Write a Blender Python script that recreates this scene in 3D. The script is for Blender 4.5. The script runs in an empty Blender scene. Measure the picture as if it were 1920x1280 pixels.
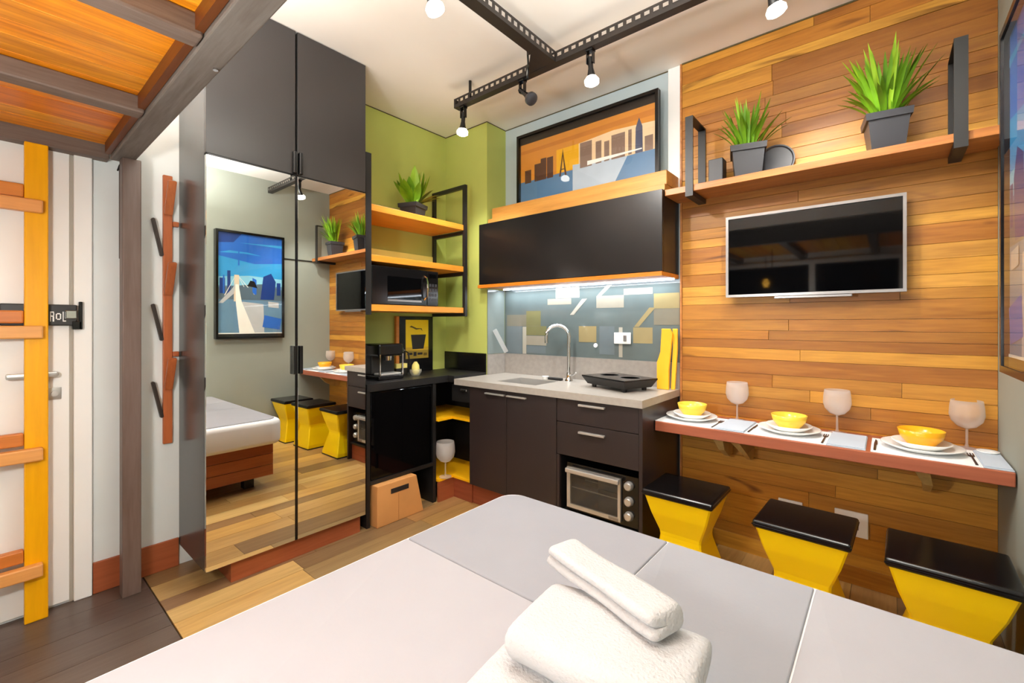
import bpy, bmesh, math, random
from mathutils import Vector, Matrix
random.seed(7)
SC = bpy.context.scene
COL = SC.collection
PI = math.pi

# ------------------------------------------------------------------ camera, world, lights, exposure
FPX = 837.0
cam_d = bpy.data.cameras.new('camera'); cam = bpy.data.objects.new('camera', cam_d); COL.objects.link(cam)
cam_d.sensor_width = 36.0; cam_d.lens = FPX / 1920 * 36; cam_d.shift_y = -34 / 1920; cam_d.clip_start = 0.02
cam.location = (0, 0, 1.29); cam.rotation_euler = (PI / 2, 0, math.atan2(704, 837))
SC.camera = cam
w = bpy.data.worlds.new('night'); SC.world = w; w.use_nodes = True
w.node_tree.nodes['Background'].inputs[0].default_value = (0.02, 0.03, 0.06, 1)
w.node_tree.nodes['Background'].inputs[1].default_value = 0.3
SC.view_settings.view_transform = 'Standard'; SC.view_settings.look = 'None'
SC.view_settings.gamma = 1.0; SC.view_settings.use_curve_mapping = False
SC.view_settings.exposure = 0.5
SC.cycles.max_bounces = 10; SC.cycles.diffuse_bounces = 5; SC.cycles.glossy_bounces = 5
SC.cycles.transmission_bounces = 8; SC.cycles.transparent_max_bounces = 12
SC.cycles.sample_clamp_indirect = 6.0; SC.cycles.use_denoising = True; SC.cycles.caustics_reflective = False; SC.cycles.caustics_refractive = False
WARM = (1.0, 0.98, 0.94)
P_BOWL_FILL, P_UP_FILL, P_LOFT_FILL, P_SPOT, P_LED, P_HEAD_FILL = 38, 46, 50, 30, 5.0, 14  # all but the spot and led powers feed added fill lamps
NEUT = (0.93, 0.97, 1.0)

def area_light(name, loc, sx, sy, power, color, rot=(0, 0, 0), parent=None, shape='RECTANGLE'):
    l = bpy.data.lights.new(name, 'AREA'); l.shape = shape; l.size = sx; l.size_y = sy; l.energy = power; l.color = color
    o = bpy.data.objects.new(name, l); COL.objects.link(o); o.location = loc; o.rotation_euler = rot
    if parent is not None: o.parent = parent
    return o

# room: camera stands at x=0, y=0
XL, XR, YK, YB, ZC = -2.906, 0.359, 2.795, -1.0, 2.884

# ------------------------------------------------------------------ materials
def lin(r, g, b):
    f = lambda c: c / 255 / 12.92 if c / 255 <= 0.04045 else ((c / 255 + 0.055) / 1.055) ** 2.4
    return (f(r), f(g), f(b), 1)
def new_mat(name):
    m = bpy.data.materials.new(name); m.use_nodes = True
    return m, m.node_tree.nodes, m.node_tree.links, m.node_tree.nodes['Principled BSDF']
def mat(name, col, rough=0.5, metal=0.0, bump=0.0, bscale=60.0, var=0.06, spec=0.5, coat=0.0, vscale=6.0):
    m, N, L, b = new_mat(name)
    b.inputs['Roughness'].default_value = rough; b.inputs['Metallic'].default_value = metal
    b.inputs['Specular IOR Level'].default_value = spec
    if coat: b.inputs['Coat Weight'].default_value = coat; b.inputs['Coat Roughness'].default_value = 0.06
    tc = N.new('ShaderNodeTexCoord'); nz = N.new('ShaderNodeTexNoise'); nz.inputs['Scale'].default_value = vscale
    L.new(tc.outputs['Object'], nz.inputs['Vector'])
    cr = N.new('ShaderNodeValToRGB'); c = lin(*col)
    cr.color_ramp.elements[0].position = 0.3; cr.color_ramp.elements[1].position = 0.7
    cr.color_ramp.elements[0].color = tuple(max(0, x * (1 - var)) for x in c[:3]) + (1,)
    cr.color_ramp.elements[1].color = tuple(min(1, x * (1 + var)) for x in c[:3]) + (1,)
    L.new(nz.outputs['Fac'], cr.inputs['Fac']); L.new(cr.outputs['Color'], b.inputs['Base Color'])
    if bump:
        n2 = N.new('ShaderNodeTexNoise'); n2.inputs['Scale'].default_value = bscale; n2.inputs['Detail'].default_value = 4
        L.new(tc.outputs['Object'], n2.inputs['Vector'])
        bp = N.new('ShaderNodeBump'); bp.inputs['Strength'].default_value = bump; bp.inputs['Distance'].default_value = 0.004
        L.new(n2.outputs['Fac'], bp.inputs['Height']); L.new(bp.outputs['Normal'], b.inputs['Normal'])
    return m
def wood(name, cols, axis=0, rough=0.4, fine=1.0, contrast=0.45, coat=0.0, dark=(0.45, 0.35, 0.28), spec=0.4, streak=0.0):
    """per-board hue from a random pick of cols, grain stretched along an axis of the board"""
    m, N, L, b = new_mat(name)
    b.inputs['Roughness'].default_value = rough; b.inputs['Specular IOR Level'].default_value = spec
    if coat: b.inputs['Coat Weight'].default_value = coat; b.inputs['Coat Roughness'].default_value = 0.1
    tc = N.new('ShaderNodeTexCoord'); mp = N.new('ShaderNodeMapping'); oi = N.new('ShaderNodeObjectInfo')
    s = [14 * fine] * 3; s[axis] = 1.1 * fine
    mp.inputs['Scale'].default_value = s
    L.new(tc.outputs['Object'], mp.inputs['Vector'])
    mu = N.new('ShaderNodeMath'); mu.operation = 'MULTIPLY'; mu.inputs[1].default_value = 93.0
    L.new(oi.outputs['Random'], mu.inputs[0])
    n1 = N.new('ShaderNodeTexNoise'); n1.noise_dimensions = '4D'; n1.inputs['Scale'].default_value = 1.6; n1.inputs['Detail'].default_value = 5; n1.inputs['Distortion'].default_value = 0.9
    L.new(mp.outputs['Vector'], n1.inputs['Vector']); L.new(mu.outputs[0], n1.inputs['W'])
    n2 = N.new('ShaderNodeTexNoise'); n2.noise_dimensions = '4D'; n2.inputs['Scale'].default_value = 7.0; n2.inputs['Detail'].default_value = 3
    L.new(mp.outputs['Vector'], n2.inputs['Vector']); L.new(mu.outputs[0], n2.inputs['W'])
    base = N.new('ShaderNodeValToRGB'); base.color_ramp.interpolation = 'LINEAR'
    e = base.color_ramp.elements; e.remove(e[1])
    e[0].position = 0.0; e[0].color = lin(*cols[0])
    for i, c in enumerate(cols[1:]):
        el = e.new((i + 1) / (len(cols) - 1)); el.color = lin(*c)
    fr = N.new('ShaderNodeMath'); fr.operation = 'FRACT'
    m3 = N.new('ShaderNodeMath'); m3.operation = 'MULTIPLY'; m3.inputs[1].default_value = 17.3
    L.new(oi.outputs['Random'], m3.inputs[0]); L.new(m3.outputs[0], fr.inputs[0]); L.new(fr.outputs[0], base.inputs['Fac'])
    g1 = N.new('ShaderNodeMapRange'); g1.inputs[1].default_value = 0.42; g1.inputs[2].default_value = 0.72
    L.new(n1.outputs['Fac'], g1.inputs[0])
    g1m = N.new('ShaderNodeMath'); g1m.operation = 'MULTIPLY'; g1m.inputs[1].default_value = contrast; L.new(g1.outputs[0], g1m.inputs[0])
    mx = N.new('ShaderNodeMix'); mx.data_type = 'RGBA'; mx.blend_type = 'MULTIPLY'
    L.new(g1m.outputs[0], mx.inputs[0]); L.new(base.outputs['Color'], mx.inputs[6]); mx.inputs[7].default_value = dark + (1,)
    g2 = N.new('ShaderNodeMapRange'); g2.inputs[1].default_value = 0.35; g2.inputs[2].default_value = 0.65; g2.inputs[3].default_value = 0.0; g2.inputs[4].default_value = 0.3 * contrast / 0.45
    L.new(n2.outputs['Fac'], g2.inputs[0])
    mx2 = N.new('ShaderNodeMix'); mx2.data_type = 'RGBA'; mx2.blend_type = 'MULTIPLY'
    L.new(g2.outputs[0], mx2.inputs[0]); L.new(mx.outputs[2], mx2.inputs[6]); mx2.inputs[7].default_value = (0.6, 0.5, 0.42, 1)
    last = mx2.outputs[2]
    if streak:                                                        # dark mineral streaks and knots
        mp3 = N.new('ShaderNodeMapping'); s3 = [11 * fine] * 3; s3[axis] = 1.6 * fine; mp3.inputs['Scale'].default_value = s3
        L.new(tc.outputs['Object'], mp3.inputs['Vector'])
        n3 = N.new('ShaderNodeTexNoise'); n3.noise_dimensions = '4D'; n3.inputs['Scale'].default_value = 0.9; n3.inputs['Detail'].default_value = 2; n3.inputs['Distortion'].default_value = 1.5
        L.new(mp3.outputs['Vector'], n3.inputs['Vector']); L.new(mu.outputs[0], n3.inputs['W'])
        g3 = N.new('ShaderNodeMapRange'); g3.inputs[1].default_value = 0.66; g3.inputs[2].default_value = 0.76; g3.inputs[4].default_value = streak
        L.new(n3.outputs['Fac'], g3.inputs[0])
        mx3 = N.new('ShaderNodeMix'); mx3.data_type = 'RGBA'; mx3.blend_type = 'MULTIPLY'
        L.new(g3.outputs[0], mx3.inputs[0]); L.new(last, mx3.inputs[6]); mx3.inputs[7].default_value = (0.25, 0.17, 0.1, 1); last = mx3.outputs[2]
    L.new(last, b.inputs['Base Color'])
    bp = N.new('ShaderNodeBump'); bp.inputs['Strength'].default_value = 0.12; bp.inputs['Distance'].default_value = 0.003
    L.new(n2.outputs['Fac'], bp.inputs['Height']); L.new(bp.outputs['Normal'], b.inputs['Normal'])
    return m
def emit(name, col, strength):
    m, N, L, b = new_mat(name)
    b.inputs['Base Color'].default_value = lin(*col); b.inputs['Emission Color'].default_value = lin(*col); b.inputs['Emission Strength'].default_value = strength
    return m
def thin_glass(name, tint=(1, 1, 1), refl=1.0, haze=0.0, rough=0.01):
    m, N, L, b = new_mat(name); N.remove(b)
    out = N['Material Output']
    tr = N.new('ShaderNodeBsdfTransparent'); tr.inputs[0].default_value = tint + (1,)
    gl = N.new('ShaderNodeBsdfGlossy'); gl.inputs['Roughness'].default_value = rough
    fr = N.new('ShaderNodeFresnel'); fr.inputs[0].default_value = 1.45
    mu0 = N.new('ShaderNodeMath'); mu0.operation = 'MULTIPLY'; mu0.inputs[1].default_value = refl; mu0.use_clamp = True
    L.new(fr.outputs[0], mu0.inputs[0])
    ge = N.new('ShaderNodeNewGeometry'); iv = N.new('ShaderNodeMath'); iv.operation = 'SUBTRACT'; iv.inputs[0].default_value = 1.0   # no inner reflection in a thin sheet
    L.new(ge.outputs['Backfacing'], iv.inputs[1])
    mu = N.new('ShaderNodeMath'); mu.operation = 'MULTIPLY'; L.new(mu0.outputs[0], mu.inputs[0]); L.new(iv.outputs[0], mu.inputs[1])
    mx = N.new('ShaderNodeMixShader'); L.new(mu.outputs[0], mx.inputs[0]); L.new(tr.outputs[0], mx.inputs[1]); L.new(gl.outputs[0], mx.inputs[2])
    last = mx
    if haze:
        df = N.new('ShaderNodeBsdfDiffuse'); df.inputs[0].default_value = (0.95, 0.93, 0.92, 1)
        tl = N.new('ShaderNodeBsdfTranslucent'); tl.inputs[0].default_value = (0.95, 0.93, 0.92, 1)
        m1 = N.new('ShaderNodeMixShader'); m1.inputs[0].default_value = 0.5
        L.new(df.outputs[0], m1.inputs[1]); L.new(tl.outputs[0], m1.inputs[2])
        m2 = N.new('ShaderNodeMixShader'); m2.inputs[0].default_value = haze
        L.new(mx.outputs[0], m2.inputs[1]); L.new(m1.outputs[0], m2.inputs[2]); last = m2
    L.new(last.outputs[0], out.inputs['Surface'])
    return m

M = {}
M['wall_grey'] = mat('wall paint pale grey', (226, 232, 232), 0.7, bump=0.03, bscale=300, var=0.015)
M['wall_right'] = mat('wall paint grey green', (150, 154, 142), 0.7, bump=0.03, bscale=300, var=0.015)
M['wall_blue'] = mat('wall paint blue grey', (178, 192, 196), 0.7, bump=0.03, bscale=300, var=0.015)
M['wall_green'] = mat('wall paint olive green', (182, 190, 98), 0.65, bump=0.03, bscale=300, var=0.02)
M['ceil'] = mat('ceiling paint', (240, 234, 224), 0.85, var=0.01)
M['white'] = mat('white gloss paint', (240, 240, 238), 0.35, var=0.01)
M['clad'] = wood('cladding wood', [(206, 146, 54), (176, 112, 36), (222, 168, 72), (152, 94, 34), (212, 154, 58), (188, 124, 40), (164, 104, 40), (216, 160, 62)], 0, 0.42, 1.0, 0.6, dark=(0.5, 0.39, 0.27), streak=0.85)
M['floor'] = wood('pale floor boards', [(220, 180, 108), (164, 124, 78), (228, 194, 124), (118, 92, 66), (208, 164, 92), (136, 104, 74)], 1, 0.3, 1.0, 0.4, spec=0.5)
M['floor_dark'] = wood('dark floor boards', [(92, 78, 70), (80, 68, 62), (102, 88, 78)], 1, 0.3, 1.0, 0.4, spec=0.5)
M['redwood'] = wood('red brown skirting wood', [(176, 98, 62), (160, 86, 52)], 1, 0.4, 1.0, 0.35)
M['redwood_x'] = wood('red brown wood', [(150, 78, 52), (138, 70, 46)], 0, 0.35, 1.0, 0.35)
M['deck'] = wood('orange loft boards', [(255, 168, 30), (242, 138, 24), (255, 186, 48), (222, 122, 26)], 1, 0.4, 1.0, 0.7, dark=(0.5, 0.3, 0.16))
M['timber'] = wood('grey brown timber', [(118, 112, 106), (110, 104, 98)], 0, 0.6, 1.6, 0.5)
M['timber_y'] = wood('grey brown joist timber', [(118, 102, 92), (110, 96, 88)], 1, 0.55, 1.6, 0.5)
M['timber_z'] = wood('grey brown post timber', [(112, 94, 86), (108, 90, 82)], 2, 0.4, 1.2, 0.4)
M['rim'] = wood('brown loft rim board', [(112, 62, 24), (104, 56, 22)], 0, 0.45, 1.0, 0.5)
M['ladder'] = wood('golden ladder wood', [(248, 180, 8), (244, 174, 6)], 2, 0.3, 0.8, 0.22, dark=(0.7, 0.5, 0.3))
M['rung'] = wood('light rung wood', [(236, 170, 96), (224, 150, 84), (240, 180, 100)], 1, 0.4, 1.0, 0.25)
M['rung_b'] = wood('orange rung wood', [(220, 138, 58), (206, 122, 52)], 1, 0.4, 1.0, 0.3)
M['rack'] = wood('coat rack wood', [(200, 118, 66), (178, 96, 54), (192, 106, 58)], 2, 0.4, 1.3, 0.35)
M['rack_dark'] = wood('dark coat peg wood', [(62, 50, 44), (56, 46, 40)], 2, 0.5, 1.3, 0.3)
M['shelf'] = wood('honey shelf wood', [(236, 160, 56), (226, 148, 50)], 1, 0.35, 1.0, 0.35)
M['shelf_x'] = wood('brown shelf wood', [(196, 130, 70), (186, 118, 60)], 0, 0.35, 1.0, 0.6)
M['ledge'] = wood('pale ledge wood', [(222, 164, 84), (214, 152, 74)], 0, 0.4, 1.0, 0.35)
M['orange_x'] = wood('orange under shelf wood', [(226, 138, 40), (216, 128, 36)], 0, 0.4, 1.0, 0.35)
M['bar'] = wood('red brown bar wood', [(172, 98, 70), (160, 88, 62)], 0, 0.28, 1.0, 0.3, spec=0.5)
M['bracket_w'] = wood('pale bracket wood', [(218, 186, 120), (208, 172, 106)], 2, 0.5, 1.2, 0.25)
M['bedwood'] = wood('bed base wood', [(166, 88, 46), (184, 104, 54), (152, 78, 40)], 1, 0.35, 1.0, 0.4)
M['graphite'] = mat('graphite lacquer', (54, 51, 50), 0.3, var=0.02, spec=0.5)
M['graphite_side'] = mat('graphite side panel', (70, 70, 70), 0.24, var=0.02, spec=0.5)
M['black_cab'] = mat('near black cabinet front', (25, 23, 23), 0.28, var=0.03, spec=0.45)
M['brown_cab'] = mat('dark brown cabinet front', (46, 37, 36), 0.36, var=0.05, spec=0.45)
M['black'] = mat('black gloss', (14, 13, 14), 0.18, var=0.05)
M['black_mat'] = mat('black satin', (22, 21, 21), 0.45, var=0.05)
M['metal_blk'] = mat('black powder coated metal', (30, 29, 29), 0.42, var=0.06)
M['chan'] = mat('dark bronze channel metal', (48, 42, 38), 0.45, metal=0.3, var=0.1)
M['pot'] = mat('dark grey plastic', (52, 52, 56), 0.4, var=0.05)
M['screen'] = mat('black screen glass', (4, 4, 5), 0.04, var=0.0, spec=0.3)
M['silver'] = mat('silver plastic', (150, 148, 148), 0.3, metal=0.7, var=0.03)
M['chrome'] = mat('chrome', (225, 225, 225), 0.1, metal=1.0, var=0.01)
M['steel'] = mat('brushed steel', (196, 194, 190), 0.3, metal=0.6, var=0.03)
M['stone'] = mat('pale grey worktop', (164, 158, 150), 0.35, var=0.05, vscale=40)
M['stone_up'] = mat('grey stone upstand', (150, 144, 138), 0.35, var=0.08, vscale=30)
M['yellow'] = mat('yellow plastic', (255, 218, 4), 0.35, var=0.02)
M['yellow_board'] = mat('yellow lacquered shelf', (250, 186, 20), 0.35, var=0.03)
M['yellow_cut'] = mat('yellow cutting board', (250, 186, 40), 0.4, var=0.04)
M['bowl'] = mat('amber yellow ceramic', (250, 178, 30), 0.22, var=0.03)
M['bowl2'] = mat('light yellow ceramic', (250, 204, 70), 0.22, var=0.05)
M['china'] = mat('white china', (246, 246, 244), 0.15, var=0.01)
M['cloth_w'] = mat('white placemat', (240, 242, 244), 0.8, bump=0.15, bscale=250, var=0.02)
M['cloth_b'] = mat('blue grey napkin', (186, 198, 212), 0.8, bump=0.15, bscale=250, var=0.04)
M['dark_steel'] = mat('dark cutlery steel', (60, 62, 68), 0.25, metal=0.8, var=0.03)
M['mattress'] = mat('white mattress fabric', (244, 243, 243), 0.8, bump=0.08, bscale=200, var=0.015)
M['sheet_g'] = mat('light grey bed cover', (148, 148, 154), 0.75, bump=0.10, bscale=90, var=0.02)
M['sheet_m'] = mat('pale grey bed cover', (152, 153, 159), 0.75, bump=0.10, bscale=90, var=0.02)
M['sheet_f'] = mat('white bed cover', (168, 166, 171), 0.75, bump=0.08, bscale=90, var=0.015)
M['sheet_w'] = mat('off white bed cover', (166, 165, 170), 0.75, bump=0.08, bscale=90, var=0.015)
M['towel'] = mat('white terry cloth', (196, 196, 198), 0.95, bump=0.9, bscale=160, var=0.02)
M['card'] = mat('brown cardboard', (206, 146, 84), 0.75, bump=0.04, bscale=120, var=0.05)
M['dark_hole'] = mat('dark slot', (26, 16, 10), 0.8)
M['leaf'] = mat('grass green leaf', (110, 160, 24), 0.45, var=0.25, vscale=14)
M['leaf2'] = mat('lime green leaf', (150, 190, 36), 0.45, var=0.2, vscale=14)
M['leaf3'] = mat('olive leaf', (100, 112, 40), 0.5, var=0.2, vscale=14)
M['soil'] = mat('potting soil', (40, 30, 22), 0.95, bump=0.6, bscale=80)
M['bulb'] = emit('lit lamp lens', (255, 246, 230), 14.0)
M['bulb_off'] = mat('lamp glass', (230, 230, 225), 0.1)
M['led'] = emit('cool led strip', (225, 240, 255), 9.0)
M['panel'] = emit('added fill diffuser', (255, 240, 218), 4.0)
M['pane'] = thin_glass('clear pane', (0.95, 0.98, 0.96), 1.0)
M['picture_glass'] = thin_glass('picture glass', (0.99, 0.99, 0.99), 1.2)
M['wine'] = thin_glass('wine glass', (0.99, 0.99, 0.99), 1.0, haze=0.3)
M['oven_glass'] = thin_glass('oven door glass', (0.75, 0.74, 0.7), 1.3, haze=0.05)
M['night'] = mat('night window glass', (6, 7, 9), 0.05, var=0.0)
M['paper_box'] = mat('pale yellow paper', (242, 226, 130), 0.7)
M['pale_yellow'] = mat('pale yellow light band', (236, 222, 120), 0.6, var=0.03)
m_, N_, L_, b_ = new_mat('mirror'); b_.inputs['Base Color'].default_value = (0.86, 0.87, 0.85, 1); b_.inputs['Metallic'].default_value = 1; b_.inputs['Roughness'].default_value = 0.008
M['mirror'] = m_
_flat = {}
def flat(col, rough=0.5):
    k = (col, rough)
    if k not in _flat: _flat[k] = mat('print ink %02x%02x%02x' % col, col, rough, var=0.04, vscale=9)
    return _flat[k]

# ------------------------------------------------------------------ geometry helpers
class MB:
    def __init__(s): s.bm = bmesh.new(); s.mi = 0
    def _tag(s, fs):
        for f in fs: f.material_index = s.mi
    def box(s, x0, x1, y0, y1, z0, z1, bev=0.0, seg=2):
        r = bmesh.ops.create_cube(s.bm, size=1.0)
        vs = r['verts']
        for v in vs:
            v.co = Vector(((x0 + x1) / 2 + v.co.x * (x1 - x0), (y0 + y1) / 2 + v.co.y * (y1 - y0), (z0 + z1) / 2 + v.co.z * (z1 - z0)))
        fs = set(f for v in vs for f in v.link_faces)
        if bev:
            es = set(e for v in vs for e in v.link_edges)
            g = bmesh.ops.bevel(s.bm, geom=list(es), offset=bev, segments=seg, affect='EDGES', profile=0.5)
            fs = set(f for f in fs if f.is_valid) | set(g['faces'])
            seen = set(); stack = list(fs)
            while stack:
                f = stack.pop()
                if f in seen: continue
                seen.add(f)
                for e in f.edges:
                    for k in e.link_faces:
                        if k not in seen: stack.append(k)
            fs = seen
        s._tag(fs); return s
    def prism(s, pts, h0, h1, plane='xy', bev=0.0):
        """extrude a polygon: plane xy -> z, xz -> y, yz -> x"""
        mk = {'xy': lambda a, b, h: (a, b, h), 'xz': lambda a, b, h: (a, h, b), 'yz': lambda a, b, h: (h, a, b)}[plane]
        lo = [s.bm.verts.new(mk(a, b, h0)) for a, b in pts]; hi = [s.bm.verts.new(mk(a, b, h1)) for a, b in pts]
        n = len(pts); fs = [s.bm.faces.new(lo), s.bm.faces.new(hi)]
        for i in range(n): fs.append(s.bm.faces.new((lo[i], lo[(i + 1) % n], hi[(i + 1) % n], hi[i])))
        s._tag(fs)
        if bev:
            es = set(e for f in fs for e in f.edges)
            bmesh.ops.bevel(s.bm, geom=list(es), offset=bev, segments=2, affect='EDGES', profile=0.5)
        return s
    def poly(s, pts):
        f = s.bm.faces.new([s.bm.verts.new(p) for p in pts]); s._tag([f]); return s
    def frustum(s, b0, b1, z0, z1, cx=0, cy=0):
        """b = half extents (x, y) at bottom and top"""
        q = [(-1, -1), (1, -1), (1, 1), (-1, 1)]
        lo = [s.bm.verts.new((cx + a * b0[0], cy + b * b0[1], z0)) for a, b in q]
        hi = [s.bm.verts.new((cx + a * b1[0], cy + b * b1[1], z1)) for a, b in q]
        fs = [s.bm.faces.new(lo), s.bm.faces.new(hi)] + [s.bm.faces.new((lo[i], lo[(i + 1) % 4], hi[(i + 1) % 4], hi[i])) for i in range(4)]
        s._tag(fs); return s
    def loops(s, rings, close=True, cap0=True, cap1=True):
        R = [[s.bm.verts.new(p) for p in r] for r in rings]; fs = []
        for a, b in zip(R, R[1:]):
            n = len(a)
            for i in range(n if close else n - 1): fs.append(s.bm.faces.new((a[i], a[(i + 1) % n], b[(i + 1) % n], b[i])))
        if cap0: fs.append(s.bm.faces.new(R[0]))
        if cap1: fs.append(s.bm.faces.new(R[-1]))
        s._tag(fs); return s
    def lathe(s, prof, seg=24, c=(0, 0, 0), cap0=True, cap1=True):
        rings = [[(c[0] + max(r, 1e-4) * math.cos(2 * PI * i / seg), c[1] + max(r, 1e-4) * math.sin(2 * PI * i / seg), c[2] + z) for i in range(seg)] for r, z in prof]
        return s.loops(rings, True, cap0, cap1)
    def tube(s, path, r, seg=10):
        P = [Vector(p) for p in path]; rings = []; up = Vector((0.13, 0.31, 0.94)).normalized()
        rr = r if isinstance(r, (list, tuple)) else [r] * len(P)
        for i, p in enumerate(P):
            t = (P[min(i + 1, len(P) - 1)] - P[max(i - 1, 0)]).normalized()
            a = t.cross(up)
            if a.length < 0.05: a = t.cross(Vector((1, 0, 0)))
            a.normalize(); b = t.cross(a)
            rings.append([tuple(p + rr[i] * (math.cos(2 * PI * k / seg) * a + math.sin(2 * PI * k / seg) * b)) for k in range(seg)])
        return s.loops(rings)
    def xform(s, mtx): bmesh.ops.transform(s.bm, matrix=mtx, verts=s.bm.verts); return s

WL = {}
def wloc(o): return WL.get(o.name, Vector((0, 0, 0)))
def tag(o, label=None, cat=None, group=None, kind=None):
    if label: o['label'] = label
    if cat: o['category'] = cat
    if group: o['group'] = group
    if kind: o['kind'] = kind
    return o
def thing(name, label, cat, loc=(0, 0, 0), group=None):
    o = bpy.data.objects.new(name, None); COL.objects.link(o); o.empty_display_size = 0.1
    o.location = loc; WL[o.name] = Vector(loc)
    return tag(o, label, cat, group)
def obj(name, mb, m, parent=None, smooth=False, label=None, origin=None):
    """link as ONE mesh; geometry is given in room coordinates, origin goes to its centre"""
    bm = mb.bm
    bmesh.ops.recalc_face_normals(bm, faces=bm.faces)
    co = [v.co for v in bm.verts]
    c = Vector([(min(v[k] for v in co) + max(v[k] for v in co)) / 2 for k in range(3)]) if origin is None else Vector(origin)
    if parent is None and origin is None: c.z = min(v.z for v in co)
    bmesh.ops.translate(bm, vec=-c, verts=bm.verts)
    me = bpy.data.meshes.new(name); bm.to_mesh(me); bm.free()
    for mm in (m if isinstance(m, list) else [m]): me.materials.append(mm)
    if smooth:
        me.polygons.foreach_set('use_smooth', [True] * len(me.polygons))
        if smooth != 'all' and hasattr(me, 'set_sharp_from_angle'): me.set_sharp_from_angle(angle=math.radians(40))
    o = bpy.data.objects.new(name, me); COL.objects.link(o)
    if parent is not None: o.parent = parent; o.location = c - wloc(parent)
    else: o.location = c
    WL[o.name] = c
    if label: o['label'] = label
    return o
def struct(name, mb, m, parent=None):
    o = obj(name, mb, m, parent)
    if parent is None: o['kind'] = 'structure'
    return o
def B(*a, **k): return MB().box(*a, **k)
def dup(root, loc, rotz=None, label=None):
    r = root.copy(); COL.objects.link(r); r.location = loc; WL[r.name] = Vector(loc)
    if rotz is not None: r.rotation_euler = (0, 0, rotz)
    if label: r['label'] = label
    for ch in list(root.children):
        c = ch.copy(); COL.objects.link(c); c.parent = r
        for g in list(ch.children):
            d = g.copy(); COL.objects.link(d); d.parent = c
    return r

# ------------------------------------------------------------------ room shell
T = 0.08
fl = struct('floor', B(XL - T, XR + T, YB - T, YK + T, -0.08, -0.012), M['black_mat'])
x = XL; row = 0
while x < XR - 0.001:                                             # pale boards and, under the loft, dark boards
    wd = min(random.choice([0.11, 0.13, 0.15, 0.17]), XR - x)
    if XR - (x + wd) < 0.03: wd = XR - x
    y = 0.532; ends = []
    first = random.uniform(0.3, 1.0)
    while y < YK - 0.01:
        ln = first if y == 0.532 else random.uniform(0.7, 1.1)
        y1 = min(y + ln, YK)
        if YK - y1 < 0.2: y1 = YK
        obj('plank', B(x + 0.001, x + wd - 0.001, y + 0.001, y1 - 0.001, -0.012, random.uniform(-0.0006, 0)), M['floor'], fl)
        y = y1
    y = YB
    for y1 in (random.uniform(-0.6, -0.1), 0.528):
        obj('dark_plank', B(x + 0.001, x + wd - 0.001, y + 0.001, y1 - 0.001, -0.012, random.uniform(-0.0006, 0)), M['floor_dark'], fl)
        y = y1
    x += wd
struct('ceiling', B(XL - T, XR + T, YB - T, YK + T, ZC, ZC + 0.08), M['ceil'])
struct('wall_left', B(XL - T, XL, YB - T, 0.95, 0, ZC), M['wall_grey'])
struct('wall_left_green', B(XL - T, XL, 0.95, YK + T, 0, ZC), M['wall_green'])
struct('wall_corner_pillar', B(XL, -2.42, 2.57, YK, 0, ZC), M['wall_green'])
wf = struct('wall_far', B(XL, XR + T, YK, YK + T, 0, ZC), M['wall_blue'])
struct('wall_right', B(XR, XR + T, YB - T, YK, 0, ZC), M['wall_right'])
struct('wall_back', B(XL, XR, YB - T, YB, 0, ZC), M['wall_grey'])
struct('trim_1', B(-1.055, -0.978, 2.775, YK - 0.001, 2.07, ZC - 0.001, bev=0.003), M['white'])
struct('trim_2', B(-0.978, -0.966, 2.768, YK - 0.001, 0, ZC - 0.001, bev=0.002), M['shelf_x'])
z = 0.0                                                           # wooden cladding, board by board
while z < ZC - 0.005:
    h = random.choice([0.05, 0.06, 0.07, 0.08, 0.09])
    if ZC - (z + h) < 0.05: h = ZC - z
    xx = -0.966; k = 0
    while xx < XR - 0.01:
        ln = random.choice([random.uniform(0.4, 1.0), 1.33])
        x1 = xx + ln
        if XR - x1 < 0.18: x1 = XR
        obj('cladding_board', B(xx + 0.0006, x1 - 0.0006, 2.775 - random.uniform(0, 0.003), YK, z + 0.0006, z + h - 0.0006, bev=0.0008, seg=1), M['clad'], wf)
        xx = x1
    z += h
struct('baseboard_left', B(XL, XL + 0.014, 0.342, 0.679, 0, 0.148, bev=0.003), M['redwood'])
gap = mat('painted ceiling joint shadow', (84, 74, 46), 0.9)  # dark strips colour in the shadow line where walls meet the ceiling
struct('painted_shadow_1', B(XL, XL + 0.003, 1.53, 2.57, ZC - 0.007, ZC - 0.0005), gap)
struct('painted_shadow_2', MB().box(XL, -2.4175, 2.5675, 2.57, ZC - 0.007, ZC - 0.0005).box(-2.42, -2.4175, 2.57, YK, ZC - 0.007, ZC - 0.0005), gap)
struct('painted_shadow_3', B(-2.4175, -1.056, 2.792, YK, ZC - 0.007, ZC - 0.0005), gap)
struct('painted_shadow_4', B(-0.966, XR, 2.768, 2.7745, ZC - 0.008, ZC - 0.0005), gap)
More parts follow.
